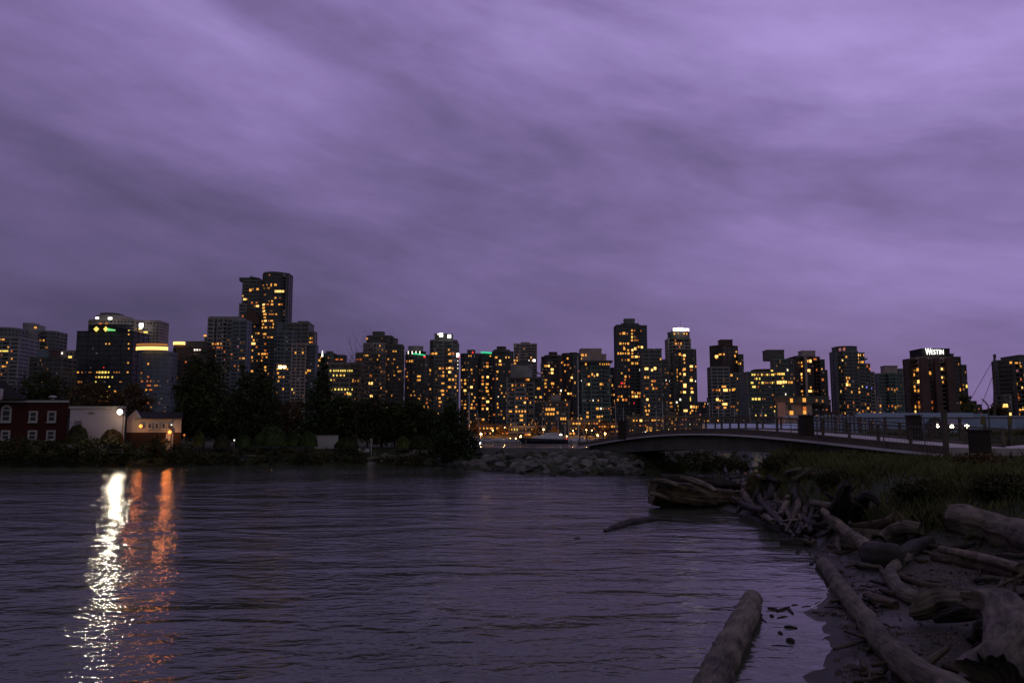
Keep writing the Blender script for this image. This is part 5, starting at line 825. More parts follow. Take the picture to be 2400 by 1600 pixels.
for off in (.15, WB-.15):
    sweep([(off-.06,1.42),(off-.06,1.50),(off+.06,1.50),(off+.06,1.42)], BRN, 'handrail', par=root)
    sweep([(off-.025,.98),(off-.025,1.02),(off+.025,1.02),(off+.025,.98)], BRN, 'middle_rail')
    n = 22
    for i in range(n+1):
        s = LB*i/n; p = BP(s,off,.44)-L0; b = MB(); b.box(p.x-.07,p.x+.07,p.y-.07,p.y+.07,p.z,p.z+1.0); b.build('railing_post', BRN, root)
# fine mesh infill of the near railing: thin upright wires
wv = MB()
for i in range(int(LB/.22)):
    s = .22*i; p = BP(s,.15,.5)-L0; wv.bar(p, p+Vector((0,0,.93)), .010, 3)
tag(wv.build('railing_wires', mat('wire_grey',(.14,.12,.14),.5,.4), root), kind='stuff')
# tall outer fence posts with bent tops
for i,u in enumerate((1859,1920,1994,2076,2172,2323)):
    a_ = (u-1200)/F; y = (8.36+27.75)/(a_+.2775); s = (Vector((a_*y,y,0))-Vector((LP[0].x,LP[0].y,0))).dot(DIRB); s = min(s, LB-.2) if u < 2300 else s
    base = BP(min(s,LB),-.12,-.95 if u < 2100 else -.3)-L0
    if u == 2323: q = P(2323,1052,41); base = q-L0
    hh = 2.45 if u < 2100 else 2.2; b = MB(); b.bar(base, base+Vector((0,0,hh)), .035, 6); b.bar(base+Vector((0,0,hh)), base+Vector((-.22,-.1,hh+.22)), .035, 6); b.bar(base+Vector((-.22,-.1,hh+.22)), base+Vector((-.42,-.2,hh+.34)), .03, 6); b.build('fence_post', mat('fence_steel',(.10,.09,.11),.5,.4), root)
# square pillars
PIL = mat('pillar_dark',(.028,.022,.018),.8,.2,var=.3,scale=2)
def pillar(u, v0, v1, w, y, cap=True):
    p = P(u,v0,y); q = P(u,v1,y); W = w*y/F/2; b = MB(); b.box(-W,W,-.35,.35,0,q.z-p.z if q.z > p.z else p.z-q.z); lo = min(p.z,q.z); hgt = abs(q.z-p.z)
    o = b.build('pillar', PIL, root); o.location = Vector((p.x,y,lo))-L0
    if cap: c = MB(); c.box(-W-.06,W+.06,-.41,.41,hgt,hgt+.07); c.build('pillar_cap', PIL, o)
pillar(1457,988,1030,17,82); pillar(1889,975,1022,26,53.5); pillar(2294,1010,1062,34,39.5); pillar(2141,975,1030,25,50.5)
p = P(2212,964,42.5); zb = P(2212,1085,42.5).z; b = MB(); b.box(-.11,.11,-.11,.11,0,p.z-zb); b.box(-.14,.14,-.14,.14,p.z-zb,p.z-zb+.05); o = b.build('timber_post', BRN, root); o.location = Vector((p.x,42.5,zb))-L0
c0 = P(1838,975,60)-L0; c1 = P(1893,975,60)-L0; b = MB(); b.box(c0.x,c1.x,c0.y-.3,c0.y+.3,c0.z-.08,c0.z+.05); o = b.build('rail_cap', LEDG, root)
b = MB(); q = BP(LB-3.5,0,0)-L0; 
for s, w_ in ((9,4.0),(LB-3.2,4.0)):
    p = BP(s,WB/2,0)-L0; g_ = hl(p.x+L0.x,p.y+L0.y) if s < 20 else hr(p.x+L0.x,p.y+L0.y); b = MB(); ax = DIRB*1.1; nx = NB*(WB/2-.3); zt = p.z-.3
    vs = [p+sx*ax+sy*nx for sx,sy in ((-1,-1),(1,-1),(1,1),(-1,1))]; b.add([(v.x,v.y,-2.6) for v in vs]+[(v.x,v.y,zt) for v in vs],[(0,3,2,1),(4,5,6,7),(0,1,5,4),(1,2,6,5),(2,3,7,6),(3,0,4,7)]); b.build('abutment', CONC, root)
# footpath that leaves the bridge and widens to the right
e0 = BP(LB-.5,0,.46); e1 = BP(LB-.5,WB,.46); fp = MB()
pts = [(e0.x,e0.y),(e0.x+6,e0.y-4.2),(e0.x+40,e0.y-9),(e0.x+40,e0.y+16),(e1.x+8,e1.y+10),(e1.x,e1.y)]
fp.prism(pts, 2.2, 3.22); tag(fp.build('footpath', DECK), kind='structure')
# low railing far side of the path
root2 = empty('path_railing', (30,62,3.2), 'low brown railing along the far side of the pale path', 'railing')
x0r, x1r = P(1900,1000,58).x, P(2600,1000,58).x
for zr_ in (.55,1.0,1.86): b = MB(); b.box(x0r-30,x1r-30,-4.05,-3.95,zr_,zr_+.09); b.build('rail', BRN, root2)
n = 13
for i in range(n): x = x0r-30+(x1r-x0r)*i/(n-1); b = MB(); b.box(x-.07,x+.07,-4.1,-3.9,-.5,1.98); b.build('post', BRN, root2)
b = MB(); b.box(x0r-30,x1r-30,-3.9,-3.5,-.7,.28); b.build('kerb', BRN, root2)
for u in (2303,2367):
    q = P(u,984,53.9)-Vector(root2.location); b = MB(); b.add([(q.x-.16,q.y-.02,q.z-.30),(q.x+.12,q.y-.02,q.z-.30),(q.x+.18,q.y-.02,q.z+.26),(q.x-.10,q.y-.02,q.z+.26),(q.x-.16,q.y+.02,q.z-.30),(q.x+.12,q.y+.02,q.z-.30),(q.x+.18,q.y+.02,q.z+.26),(q.x-.10,q.y+.02,q.z+.26)],[(0,1,2,3),(7,6,5,4),(0,4,5,1),(1,5,6,2),(2,6,7,3),(3,7,4,0)]); b.build('notice_panel', mat('panel_olive',(.11,.09,.03),.7), root2)
# blue hoarding behind the road
Yh = 86; xa, xb = P(1898,1000,Yh).x, P(2520,1000,Yh).x; root = empty('hoarding', ((xa+xb)/2,Yh,3.4), 'long pale blue hoarding behind the road, slatted at its left end', 'fence'); L0h = Vector(root.location); zt = P(0,968,Yh).z-3.4
x = xa; i = 0
HOARD = mat('hoarding_blue',(.22,.27,.40),.55,.35,var=.18,scale=.5)
while x < xb:
    w_ = 2.4; sl = x < P(2010,1000,Yh).x
    b = MB()
    if sl:
        for j in range(6): b.box(x+j*.4+.06,x+j*.4+.30,0,.06,-.6,zt-.12-.15*(j%2))
    else: b.box(x+.015,x+w_-.015,0,.06,-.6,zt-.05+(.0 if x < P(2282,1000,Yh).x else -.2))
    o = b.build('panel', HOARD, root); o.location.x = -L0h.x; x += w_; i += 1
for i in range(int((xb-xa)/4.8)+1): b = MB(); b.box(-.06,.06,.07,.19,-.8,zt); o = b.build('post', METAL, root); o.location.x = xa+i*4.8-L0h.x
b = MB(); b.box(P(2008,1000,Yh).x-L0h.x,P(2282,1000,Yh).x-L0h.x,-.08,-.002,zt-.45,zt+.05); b.build('top_rail', mat('rail_blue',(.30,.36,.52),.5,.4), root)
# car with headlights on the road
def car(u, v, Y, zr):
    p = P(u,v,Y); root = empty('parked_car', (p.x,Y,zr), 'dark car facing the camera with both headlights on before the blue hoarding', 'car')
    PNT = mat('car_paint',(.05,.05,.06),.3,.5); prof = [(-2.1,.35),(-2.1,.75),(-2.0,.88),(-1.05,.98),(-.45,1.42),(1.1,1.45),(1.75,1.05),(2.15,.98),(2.2,.35)]
    n = len(prof); vs = [(x,y,z) for x in (-.86,.86) for y,z in prof]; b = MB(); b.add(vs,[tuple(range(n)),tuple(range(2*n-1,n-1,-1))]+[(i,n+i,n+(i+1)%n,(i+1)%n) for i in range(n)]); b.build('body', PNT, root)
    b = MB(); b.add([(-.72,-.99,1.0),(.72,-.99,1.0),(.62,-.50,1.38),(-.62,-.50,1.38)],[(0,1,2,3)]); b.build('windscreen', SMK, root)
    for x in (-.66,.66):
        b = MB(); b.sphere((x,-2.1,.66),(.21,.07,.14),10,6); b.build('headlight', mat('headlight',(.1,.1,.1),.3,emit=(1,.86,.55),estr=16), root)
        for y in (-1.35,1.4):
            b = MB(); b.bar((x-.08*(1 if x>0 else -1),y,.32),(x+.14*(1 if x>0 else -1),y,.32),.32,14); wl = b.build('wheel', mat('tyre',(.02,.02,.02),.9), root); b = MB(); b.bar((x+.14*(1 if x>0 else -1),y,.32),(x+.15*(1 if x>0 else -1),y,.32),.18,10); b.build('rim', METAL, wl)
    b = MB(); b.box(-.35,.35,-2.13,-2.102,.48,.60); b.build('number_plate', TRIM, root)
    sp = spot((0,-2.3,.66),(0,-30,.2),40,(1,.85,.6),R(70),.15,root)
car(2218,998,72.5,3.95)
b = empty('scooter', (P(2189,999,71).x,71,3.95), 'single-lamp scooter beside the car with headlights', 'scooter')
m_ = MB(); m_.bar((0,-.6,.25),(0,-.6,.26+.01),.25,10); m_.build('wheel_guard', METAL, b)
m_ = MB(); m_.add([(-.2,-.5,.3),(.2,-.5,.3),(.22,-.35,1.0),(-.22,-.35,1.0),(-.15,.6,.35),(.15,.6,.35),(.15,.5,.75),(-.15,.5,.75)],[(0,1,2,3),(5,4,7,6),(0,3,7,4),(1,5,6,2),(3,2,6,7),(0,4,5,1)]); m_.build('body', mat('car_paint',(.05,.05,.06),.3,.5), b)
for y in (-.6,.55): m_ = MB(); m_.bar((-.05,y,.25),(.05,y,.25),.25,14); m_.build('wheel', mat('tyre',(.02,.02,.02),.9), b)
m_ = MB(); m_.bar((-.33,-.4,1.02),(.33,-.4,1.02),.025,6); m_.build('handlebar', METAL, b); m_ = MB(); m_.sphere((0,-.5,.70),(.20,.06,.16),10,6); m_.build('headlight', mat('headlight',(.1,.1,.1),.3,emit=(1,.86,.55),estr=16), b)
# boom mast with stays
Ym = 92; p = P(2331,1040,Ym); root = empty('derrick_mast', (p.x,Ym,3.6), 'tall dark mast with guy wires behind the blue hoarding', 'mast'); L0 = Vector(root.location); tp = P(2331,832,Ym)-L0; m_ = MB(); m_.bar((0,0,-.5),tp,.16,8,.11); m_.build('pole', BRN, root)
m_ = MB(); m_.bar(tp-Vector((0,0,.35)),tp+Vector((0,0,.1)),.16,8); m_.build('cap', BRN, root)
for (u,v,vt) in ((2277,932,838),(2301,948,870),(2368,893,838),(2328,948,868)):
    m_ = MB(); m_.bar(P(2331,vt,Ym)-L0, P(u,v,Ym)-L0+(P(u,v,Ym)-P(2331,vt,Ym))*.75, .018 if u > 2325 else .03, 4); m_.build('guy_wire', BRN, root)
tree('autumn_tree', 'rust-leaved tree between the mast and the rightmost tower', 150, [(2335,962,18,12),(2350,968,14,10),(2318,968,12,9)], 1500, .45, 'autumn', None, 90, 2335, None, .2)
tree('autumn_tree', 'yellowish tree at the right foot of the sign-topped hotel', 160, [(2262,945,12,20),(2272,955,12,16)], 1500, .45, 'olive', None, 91, 2266, None, .2)
# ================================================================ ROCKS
ROCKM = [mat('riprap_'+n_,c,.9,.2,var=.4,scale=1.4,bump=.04,bscale=5) for n_,c in (('grey',(.092,.088,.076)),('dark',(.034,.033,.029)),('pale',(.125,.115,.10)),('mossy',(.050,.055,.035)))]
RM = []
for mi in range(4):
    for k in range(4):
        bm = bmesh.new(); bmesh.ops.create_icosphere(bm, subdivisions=3, radius=1); sd_ = Vector((k*7.3+mi*3.1,k*2.2,1.5)); pl = []
        rr = random.Random(k*9+mi)
        for _ in range(9): n_ = Vector((rr.gauss(0,1),rr.gauss(0,1),rr.gauss(0,1))).normalized(); pl.append((n_, rr.uniform(.55,.85)))
        for v in bm.verts:
            p = v.co.copy()
            for n_,d_ in pl:
                e = p.dot(n_)-d_
                if e > 0: p -= n_*e
            p *= 1+.07*noise.noise(p*2.5+sd_); v.co = p
        me = bpy.data.meshes.new('boulder'); bm.to_mesh(me); bm.free(); me.materials.append(ROCKM[mi]); RM.append(me)
rr = random.Random(11)
LB_ = {0:'grey angular boulder of the rock bank between shore conifer and footbridge',1:'dark wet boulder low in the rock bank near the water',2:'pale boulder standing out in the rock bank by the footbridge',3:'mossy brown boulder on the upper rock bank under the grass'}
def rock(u, v, w_, mi, label, group, f=h_left, sink=.25):
    p = hit(u,v,.05,f,40,125); k = p.y/F; s = w_*k/2; o = bpy.data.objects.new('boulder', rr.choice(RM[mi*4:mi*4+4])); link(o); o.location = p-Vector((0,0,s*sink))
    o.scale = (s,s*rr.uniform(.7,1.1),s*rr.uniform(.55,.9)); o.rotation_euler = (rr.uniform(-.5,.5),rr.uniform(-.5,.5),rr.uniform(0,6.3)); tag(o,label,'rock',group)
for i in range(185):
    t = i/185; u = 1030+470*((i*.618034)%1); v0 = 1058+ (0 if u > 1110 else 12)+(8 if u > 1420 else 0); v1 = 1094+min(20,(u-1030)*.09); v = v0+(v1-v0)*rr.random()
    mi = 1 if v > v1-7 else rr.choice([0,0,0,2,3,1]); rock(u,v,rr.uniform(20,48) if v > 1075 else rr.uniform(14,34),mi,LB_[mi],'boulders of the rock bank by the footbridge')
for i in range(40):
    u = 860+150*((i*.618034)%1); v = rr.uniform(1064,1088); mi = rr.choice([0,2,0,3]); rock(u,v,rr.uniform(10,26),mi,'small boulder on the shore below the white notice post','boulders below the notice post')
for i in range(55):
    u = rr.uniform(-40,850); v = rr.uniform(1078,1091) if u < 500 else rr.uniform(1070,1084); rock(u,v,rr.uniform(8,20),rr.choice([0,1,1]),'small dark stone along the waterline under the brambles','stones along the far waterline')
# ================================================================ DRIFTWOOD
def wood_material(name, c1, c2, bump=.06, rough=.8):
    m = bpy.data.materials.new(name); m.use_nodes = True; N = m.node_tree.nodes; L = m.node_tree.links; b = N['Principled BSDF']; b.inputs['Roughness'].default_value = rough; b.inputs['Specular IOR Level'].default_value = .25
    uv = N.new('ShaderNodeUVMap'); mp = N.new('ShaderNodeMapping'); mp.inputs['Scale'].default_value = (9,.9,1); L.new(uv.outputs[0], mp.inputs[0])
    n = N.new('ShaderNodeTexNoise'); n.inputs['Scale'].default_value = 2.2; n.inputs['Detail'].default_value = 8; n.inputs['Roughness'].default_value = .7; n.inputs['Distortion'].default_value = .35; L.new(mp.outputs[0], n.inputs['Vector'])
    tc = N.new('ShaderNodeTexCoord'); n2 = N.new('ShaderNodeTexNoise'); n2.inputs['Scale'].default_value = 1.3; n2.inputs['Detail'].default_value = 5; L.new(tc.outputs['Object'], n2.inputs['Vector'])
    mx = N.new('ShaderNodeMath'); mx.operation = 'MULTIPLY_ADD'; L.new(n.outputs[0], mx.inputs[0]); mx.inputs[1].default_value = .55; 
    m2 = N.new('ShaderNodeMath'); m2.operation = 'MULTIPLY'; L.new(n2.outputs[0], m2.inputs[0]); m2.inputs[1].default_value = .5; L.new(m2.outputs[0], mx.inputs[2])
    r = N.new('ShaderNodeValToRGB'); r.color_ramp.elements[0].position = .40; r.color_ramp.elements[0].color = (*c1,1); r.color_ramp.elements[1].position = .62; r.color_ramp.elements[1].color = (*c2,1); L.new(mx.outputs[0], r.inputs[0]); L.new(r.outputs[0], b.inputs['Base Color'])
    bp = N.new('ShaderNodeBump'); bp.inputs['Distance'].default_value = bump; L.new(n.outputs[0], bp.inputs['Height']); L.new(bp.outputs[0], b.inputs['Normal']); return m
WM = dict(g=wood_material('driftwood_grey',(.016,.014,.011),(.150,.126,.088)), b=wood_material('driftwood_brown',(.014,.010,.007),(.112,.082,.048)), d=wood_material('driftwood_dark',(.012,.010,.009),(.045,.036,.032)), p=wood_material('driftwood_pale',(.030,.024,.017),(.21,.168,.115)))
def spline(pts, n):
    pts = [Vector(p) for p in pts]; P0 = [pts[0]*2-pts[1]]+pts+[pts[-1]*2-pts[-2]]; out = []; m = len(pts)-1
    for i in range(n+1):
        t = i/n*m; k = min(int(t), m-1); f = t-k; a,b,c,d = P0[k:k+4]
        out.append(.5*((2*b)+(c-a)*f+(2*a-5*b+4*c-d)*f*f+(3*b-a-3*c+d)*f**3))
    return out
def tube(name, pts, radii, m, parent=None, seg=18, rough=.10, seed=0, flat=1.0, ends=True, ridges=.08, nl=None):
    Lh = sum((Vector(b)-Vector(a)).length for a,b in zip(pts,pts[1:])); rmean = sum(radii)/len(radii); n = nl or max(8, min(70, int(Lh/(rmean*.45)))); C = spline(pts, n)
    C = [c+Vector((noise.noise(Vector((i*.23+seed*3.1,0,0))),noise.noise(Vector((0,i*.23+seed,0))),.5*noise.noise(Vector((0,seed,i*.23)))))*rmean*.26 for i,c in enumerate(C)]
    rad = np.interp(np.linspace(0,1,n+1), np.linspace(0,1,len(radii)), radii); V = []; UV = []; T = Vector((0,0,1)); acc = 0; up = Vector((0.13,.2,1)).normalized()
    for i,c in enumerate(C):
        d = (C[min(i+1,n)]-C[max(i-1,0)]).normalized(); side = d.cross(up); side = side.normalized() if side.length > .1 else Vector((1,0,0)); upv = side.cross(d).normalized()
        if i: acc += (c-C[i-1]).length
        for j in range(seg+1):
            a = 2*math.pi*j/seg; q = Vector((math.cos(a), math.sin(a), 0)); nz_ = noise.noise(Vector((math.cos(a)*1.6+seed, math.sin(a)*1.6, acc*.45/max(rmean,.05)*.35+seed)))
            rdg = noise.noise(Vector((math.cos(a)*5+seed*2, math.sin(a)*5, acc*.6+seed)))
            fl = noise.noise(Vector((math.cos(a)*10+seed, math.sin(a)*10+seed, acc*.9/max(rmean,.12)*.15)))
            rr_ = rad[i]*(1+rough*nz_*1.2+ridges*rdg*1.0+ridges*.9*min(0,fl+.08)*1.8); V.append(c+side*(rr_*math.cos(a))+upv*(rr_*math.sin(a)*flat)); UV.append((j/seg, acc))
    V0 = len(V); k = seg+1; fs = [(i*k+j,(i+1)*k+j,(i+1)*k+j+1,i*k+j+1) for i in range(n) for j in range(seg)]; uvl = list(UV)
    if ends:
        for e,(ci,s_) in enumerate(((0,-1),(n,1))):
            d = (C[ci]-C[ci-1 if ci else 1]).normalized(); cc = C[ci]+d*rad[ci]*.18; b0 = len(V); V.append(cc); uvl.append((.5,acc if ci else 0))
            for j in range(seg):
                fs.append((b0, ci*k+j, ci*k+j+1) if s_ > 0 else (b0, ci*k+j+1, ci*k+j))
    me = bpy.data.meshes.new(name); me.from_pydata([tuple(v) for v in V], [], fs); ul = me.uv_layers.new(name='UVMap')
    for lp in me.loops: ul.data[lp.index].uv = uvl[lp.vertex_index]
    me.polygons.foreach_set('use_smooth',[True]*len(me.polygons)); me.materials.append(m); me.update(); o = bpy.data.objects.new(name, me); link(o, parent); return o
GD = 'driftwood heaped on the beach'
def log(label, pix, wpx, m='g', off=.6, group=GD, seed=0, name='driftwood_log', f=None, rough=.08, cat='log', lift=None, branches=(), flat=1.0, ridges=.06, water=False):
    """pix: centre line in photo pixels, laid on the ground; wpx: widths in photo pixels"""
    pts = []; rad = []
    for i,(u,v) in enumerate(pix):
        w_ = np.interp(i/(len(pix)-1), np.linspace(0,1,len(wpx)), wpx); q = hit(u,v,.1,f); r = w_*q.y/F/2; q = hit(u,v,r*off+(lift[i] if lift else 0),f); pts.append(q); rad.append(w_*(q.y)/F/2)
    c = sum(pts,Vector())/len(pts); gz = min(p.z for p in pts); root = empty(name, (c.x,c.y,gz), label, cat, group); R0 = Vector(root.location)
    L_ = [p-R0 for p in pts]; tube('trunk', L_, rad, WM[m], root, 28 if max(wpx) > 22 else 14, rough, seed, flat, ridges=max(ridges,.07))
    rk = random.Random(seed+77)
    if not branches and max(wpx) > 26 and len(pix) > 3:
        branches = [(rk.uniform(.15,.85), rk.choice([-1,1])*max(wpx)*rk.uniform(.5,.75), -max(wpx)*rk.uniform(.2,.7), max(wpx)*rk.uniform(.14,.25)) for _ in range(rk.choice([1,2,3]))]
    for (t,du,dv,wb) in branches:   # stubs: position along the log, end offset in photo pixels
        k = t*(len(pts)-1); i = min(int(k),len(pts)-2); a = pts[i].lerp(pts[i+1],k-i); kk = a.y/F; e = a+Vector((du*kk,0,-dv*kk)); tube('branch', [a-R0,(a-R0).lerp(e-R0,.5)+Vector((0,.02,.02)),e-R0], [wb*kk/2,wb*kk/2*.8,wb*kk/2*.45], WM[m], root, 8, .1, seed+3)
    return root
log('smooth pale log slanting out of the shallow water, nearest to the camera',[(1764,1405),(1742,1455),(1712,1515),(1685,1570),(1655,1650),(1630,1720)],[46,60,68,74,92,110],'g',.35,seed=2,branches=((.09,-34,-6,5),(.42,-36,-12,16)),rough=.04,ridges=.03,lift=[.12,.06,.02,0,0,0])
log('long thick pale log running from the water edge down to the bottom right',[(1928,1318),(1968,1372),(2012,1432),(2070,1505),(2140,1572),(2250,1640),(2330,1700)],[30,38,44,56,74,92,100],'g',.55,seed=5,rough=.06)
log('pale pole sloping down from the driftwood heap onto the dark stump',[(1928,1196),(1960,1222),(1990,1252),(2016,1270),(2044,1292)],[14,20,28,32,30],'p',.9,seed=7,lift=[.5,.4,.3,.2,.15])
log('curved hook-shaped log bending round in the middle of the beach',[(2182,1272),(2140,1292),(2105,1318),(2090,1345),(2100,1372),(2128,1395),(2165,1412)],[16,24,28,34,34,38,30],'g',.6,seed=9,rough=.1)
log('broad weathered log on the grass slope near the right edge',[(2225,1215),(2270,1222),(2330,1240),(2400,1262),(2480,1290)],[62,78,78,84,84],'g',.4,seed=11,rough=.12,ridges=.12)
log('dark-barked block of wood at the lower end of the pale pole',[(2046,1300),(2072,1308),(2095,1302)],[62,72,60],'d',.6,seed=13,rough=.2,ridges=.15)
log('straight light brown plank-like log, upper of the parallel ones near the right edge',[(2205,1286),(2260,1298),(2320,1312),(2392,1332)],[16,20,22,24],'p',.8,seed=15,lift=[.25,.25,.25,.2])
log('brown straight log just below the upper parallel one',[(2190,1306),(2250,1315),(2320,1330),(2388,1348)],[22,28,30,30],'b',.6,seed=16)
log('thin brown pole below the two parallel logs near the right edge',[(2300,1352),(2340,1356),(2400,1366)],[12,14,14],'b',.7,seed=17)
log('thin slanting stick leaning across the parallel logs',[(2320,1386),(2350,1368),(2400,1345)],[6,7,8],'p',.9,seed=18,lift=[.02,.12,.25])
log('upright thin stick at the right edge over the stump',[(2380,1350),(2376,1392)],[8,6],'b',.5,seed=19,lift=[.35,.02])
log('brown log under the hook-shaped log, end towards the stump',[(2112,1352),(2160,1368),(2215,1380)],[14,18,16],'b',.6,seed=20)
log('dark short log lying right of the long thick log',[(2030,1395),(2060,1410),(2100,1420)],[16,30,24],'b',.5,seed=21,rough=.15)
log('long brown log behind the hook bend',[(2000,1235),(2045,1232),(2085,1222),(2110,1212)],[20,24,26,36],'b',.7,seed=22,lift=[.1,.15,.3,.4])
log('grey log below the long brown one behind the hook bend',[(1992,1246),(2035,1250),(2080,1250)],[22,24,16],'g',.7,seed=23)
log('grey forked root piece above the hook-shaped log',[(2070,1262),(2095,1244),(2125,1235),(2160,1240)],[26,34,32,26],'g',.7,seed=24,rough=.2,lift=[.1,.25,.3,.2],branches=((.5,20,30,14),(.6,-10,-30,10)))
log('thick dark log reaching from the block to the hook top',[(2100,1310),(2140,1285),(2180,1268)],[34,36,26],'d',.6,seed=25)
log('grey log poking from the grass above the pale pole',[(1902,1178),(1940,1185),(1962,1190)],[16,18,18],'g',.8,seed=26,lift=[.3,.3,.3])
log('dark upright root stump standing in the grass',[(1972,1230),(1970,1185),(1985,1130)],[24,44,20],'d',.4,seed=27,rough=.35,lift=[0,.9,2.0],branches=((.5,-34,-30,14),(.6,44,10,20),(.7,30,-24,12),(.3,40,20,16),(.45,-24,10,12)))
log('dark root arm beside the upright stump',[(2005,1215),(2020,1180),(2035,1160),(2060,1180)],[26,30,22,14],'d',.5,seed=28,rough=.3,lift=[0,.6,1.0,.6])
# great stump, lower right
p = hit(2290,1540,0); root = empty('driftwood_stump', p, 'massive arched root stump in the lower right corner', 'stump', GD); R0 = Vector(root.location)
def arm(nm, pix, wpx, seed, m='g', rough=.22, seg=44, ridges=.34):
    pts = []; rad = []
    for i,(u,v,h_) in enumerate(pix):
        w_ = np.interp(i/(len(pix)-1), np.linspace(0,1,len(wpx)), wpx); q = hit(u,v,h_); pts.append(q-R0); rad.append(w_*q.y/F/2)
    return tube(nm, pts, rad, WM[m], root, seg, rough, seed, ridges=ridges)
arm('body', [(2330,1600,.3),(2372,1530,.45),(2372,1460,.55),(2330,1418,.6),(2270,1412,.55)], [150,120,96,80,60], 31)
arm('root', [(2330,1420,.6),(2260,1402,.6),(2200,1408,.5),(2160,1425,.35),(2148,1440,.2)], [56,50,54,50,26], 32, rough=.3)
arm('root', [(2350,1450,.5),(2300,1432,.45),(2250,1436,.35),(2190,1450,.2)], [50,44,40,20], 33, 'd', rough=.3)
arm('root', [(2360,1500,.4),(2330,1470,.4),(2300,1478,.25),(2270,1500,.1)], [60,46,36,18], 34, 'd')
arm('root', [(2400,1480,.5),(2450,1520,.5),(2500,1600,.3)], [90,110,120], 35)
arm('root', [(2300,1538,.30),(2330,1522,.4),(2370,1500,.45),(2420,1470,.5)], [28,36,46,60], 36, rough=.2)
arm('root', [(2296,1540,.3),(2300,1572,.2),(2312,1600,.1)], [30,34,40], 37, 'd')
arm('root', [(2210,1560,.02),(2250,1570,.05),(2310,1590,.1)], [14,20,30], 38, 'b')
# great old log end at the water (by the channel)
p = hit(1620,1178,0); root = empty('driftwood_stump', (p.x,p.y,0), 'huge split old log lying in the water at the head of the driftwood heap', 'stump', GD); R0 = Vector(root.location)
def warm(nm, pix, wpx, seed, m='g', rough=.18, seg=36, ridges=.3, y0=44.0, flat=1):
    pts = []; rad = []
    for i,(u,v,dy) in enumerate(pix):
        w_ = np.interp(i/(len(pix)-1), np.linspace(0,1,len(wpx)), wpx); q = P(u,v,y0+dy); pts.append(q-R0); rad.append(w_*q.y/F/2)
    return tube(nm, pts, rad, WM[m], root, seg, rough, seed, ridges=ridges, flat=flat)
warm('body', [(1528,1150,0),(1580,1158,.3),(1640,1165,.4),(1700,1168,.6),(1745,1172,.8)], [56,62,54,42,36], 41, 'b')
warm('split_slab', [(1596,1118,1.2),(1630,1128,.6),(1662,1142,-.2),(1678,1152,-.6)], [12,26,26,14], 42, 'p', y0=43, flat=.6)
warm('split_slab', [(1530,1126,.2),(1560,1130,0),(1590,1140,-.3)], [14,24,14], 43, 'g', y0=43, flat=.6)
warm('split_slab', [(1548,1120,1.2),(1620,1124,1.5),(1700,1134,2),(1735,1140,2.2)], [16,22,20,14], 44, 'd')
warm('splinter', [(1524,1156,-.6),(1545,1160,-1),(1570,1170,-1)], [8,10,4], 45, 'p'); warm('splinter', [(1600,1168,-1.2),(1650,1176,-1.4),(1680,1182,-1.3)], [6,9,4], 46, 'b')
# heap between the old log and the beach: separate logs
rr = random.Random(21)
heap = [((1690,1150),(1755,1140)),((1700,1172),(1765,1176)),((1720,1130),(1700,1168)),((1740,1150),(1772,1195)),((1752,1122),(1728,1160)),((1770,1128),(1790,1190)),((1795,1140),(1805,1215)),((1812,1135),(1800,1180)),((1780,1170),(1835,1232)),((1760,1185),(1812,1222)),((1830,1150),(1812,1205)),((1850,1160),(1828,1210)),((1840,1180),(1885,1240)),((1815,1200),(1862,1258)),((1862,1140),(1878,1180)),((1872,1172),(1850,1235)),((1890,1190),(1868,1252)),((1880,1225),(1925,1212)),((1895,1245),(1938,1228)),((1850,1250),(1900,1262)),((1905,1195),(1895,1240)),((1842,1110),(1880,1098)),((1860,1125),(1905,1105)),((1800,1118),(1835,1130)),((1765,1110),(1795,1128)),((1910,1258),(1950,1240)),((1735,1180),(1790,1198)),((1820,1225),(1880,1218))]
lb_h = ['weathered grey log in the tangled heap between the old split log and the beach','brown branch in the tangled heap between the old split log and the beach','dark log in the tangled heap between the old split log and the beach','pale splintered piece in the tangled heap between the old split log and the beach']
for _ in range(34):
    t_ = rr.random(); cu_ = 1700+t_*215+rr.uniform(-18,18); cv_ = 1128+t_*95+rr.uniform(-10,24); an = rr.gauss(1.1,.9); L_ = rr.uniform(24,60)/2; heap.append(((cu_-math.cos(an)*L_,cv_-math.sin(an)*L_),(cu_+math.cos(an)*L_,cv_+math.sin(an)*L_)))
for i,(a,b) in enumerate(heap):
    mi = rr.choice([0,1,1,2,2,2,3]); w_ = rr.uniform(8,20) if i < 28 else rr.uniform(4,12); c_ = ((a[0]+b[0])/2+rr.uniform(-5,5),(a[1]+b[1])/2+rr.uniform(-4,4))
    log(lb_h[mi],[a,c_,b],[w_*rr.uniform(.6,1),w_,w_*rr.uniform(.5,1)],'gbdp'[mi],.5,'tangled driftwood heap',100+i,lift=[rr.uniform(0,.4) for _ in range(3)],rough=.28,ridges=.18)
log('rounded log with a pale boulder-like end lying in the shallows',[(1832,1272),(1868,1274),(1902,1272)],[22,30,26],'d',.2,seed=60)
log('pale driftwood lump on the end of the rounded shallow log',[(1880,1267),(1898,1268),(1912,1273)],[10,15,12],'p',1.6,seed=61,group=None)
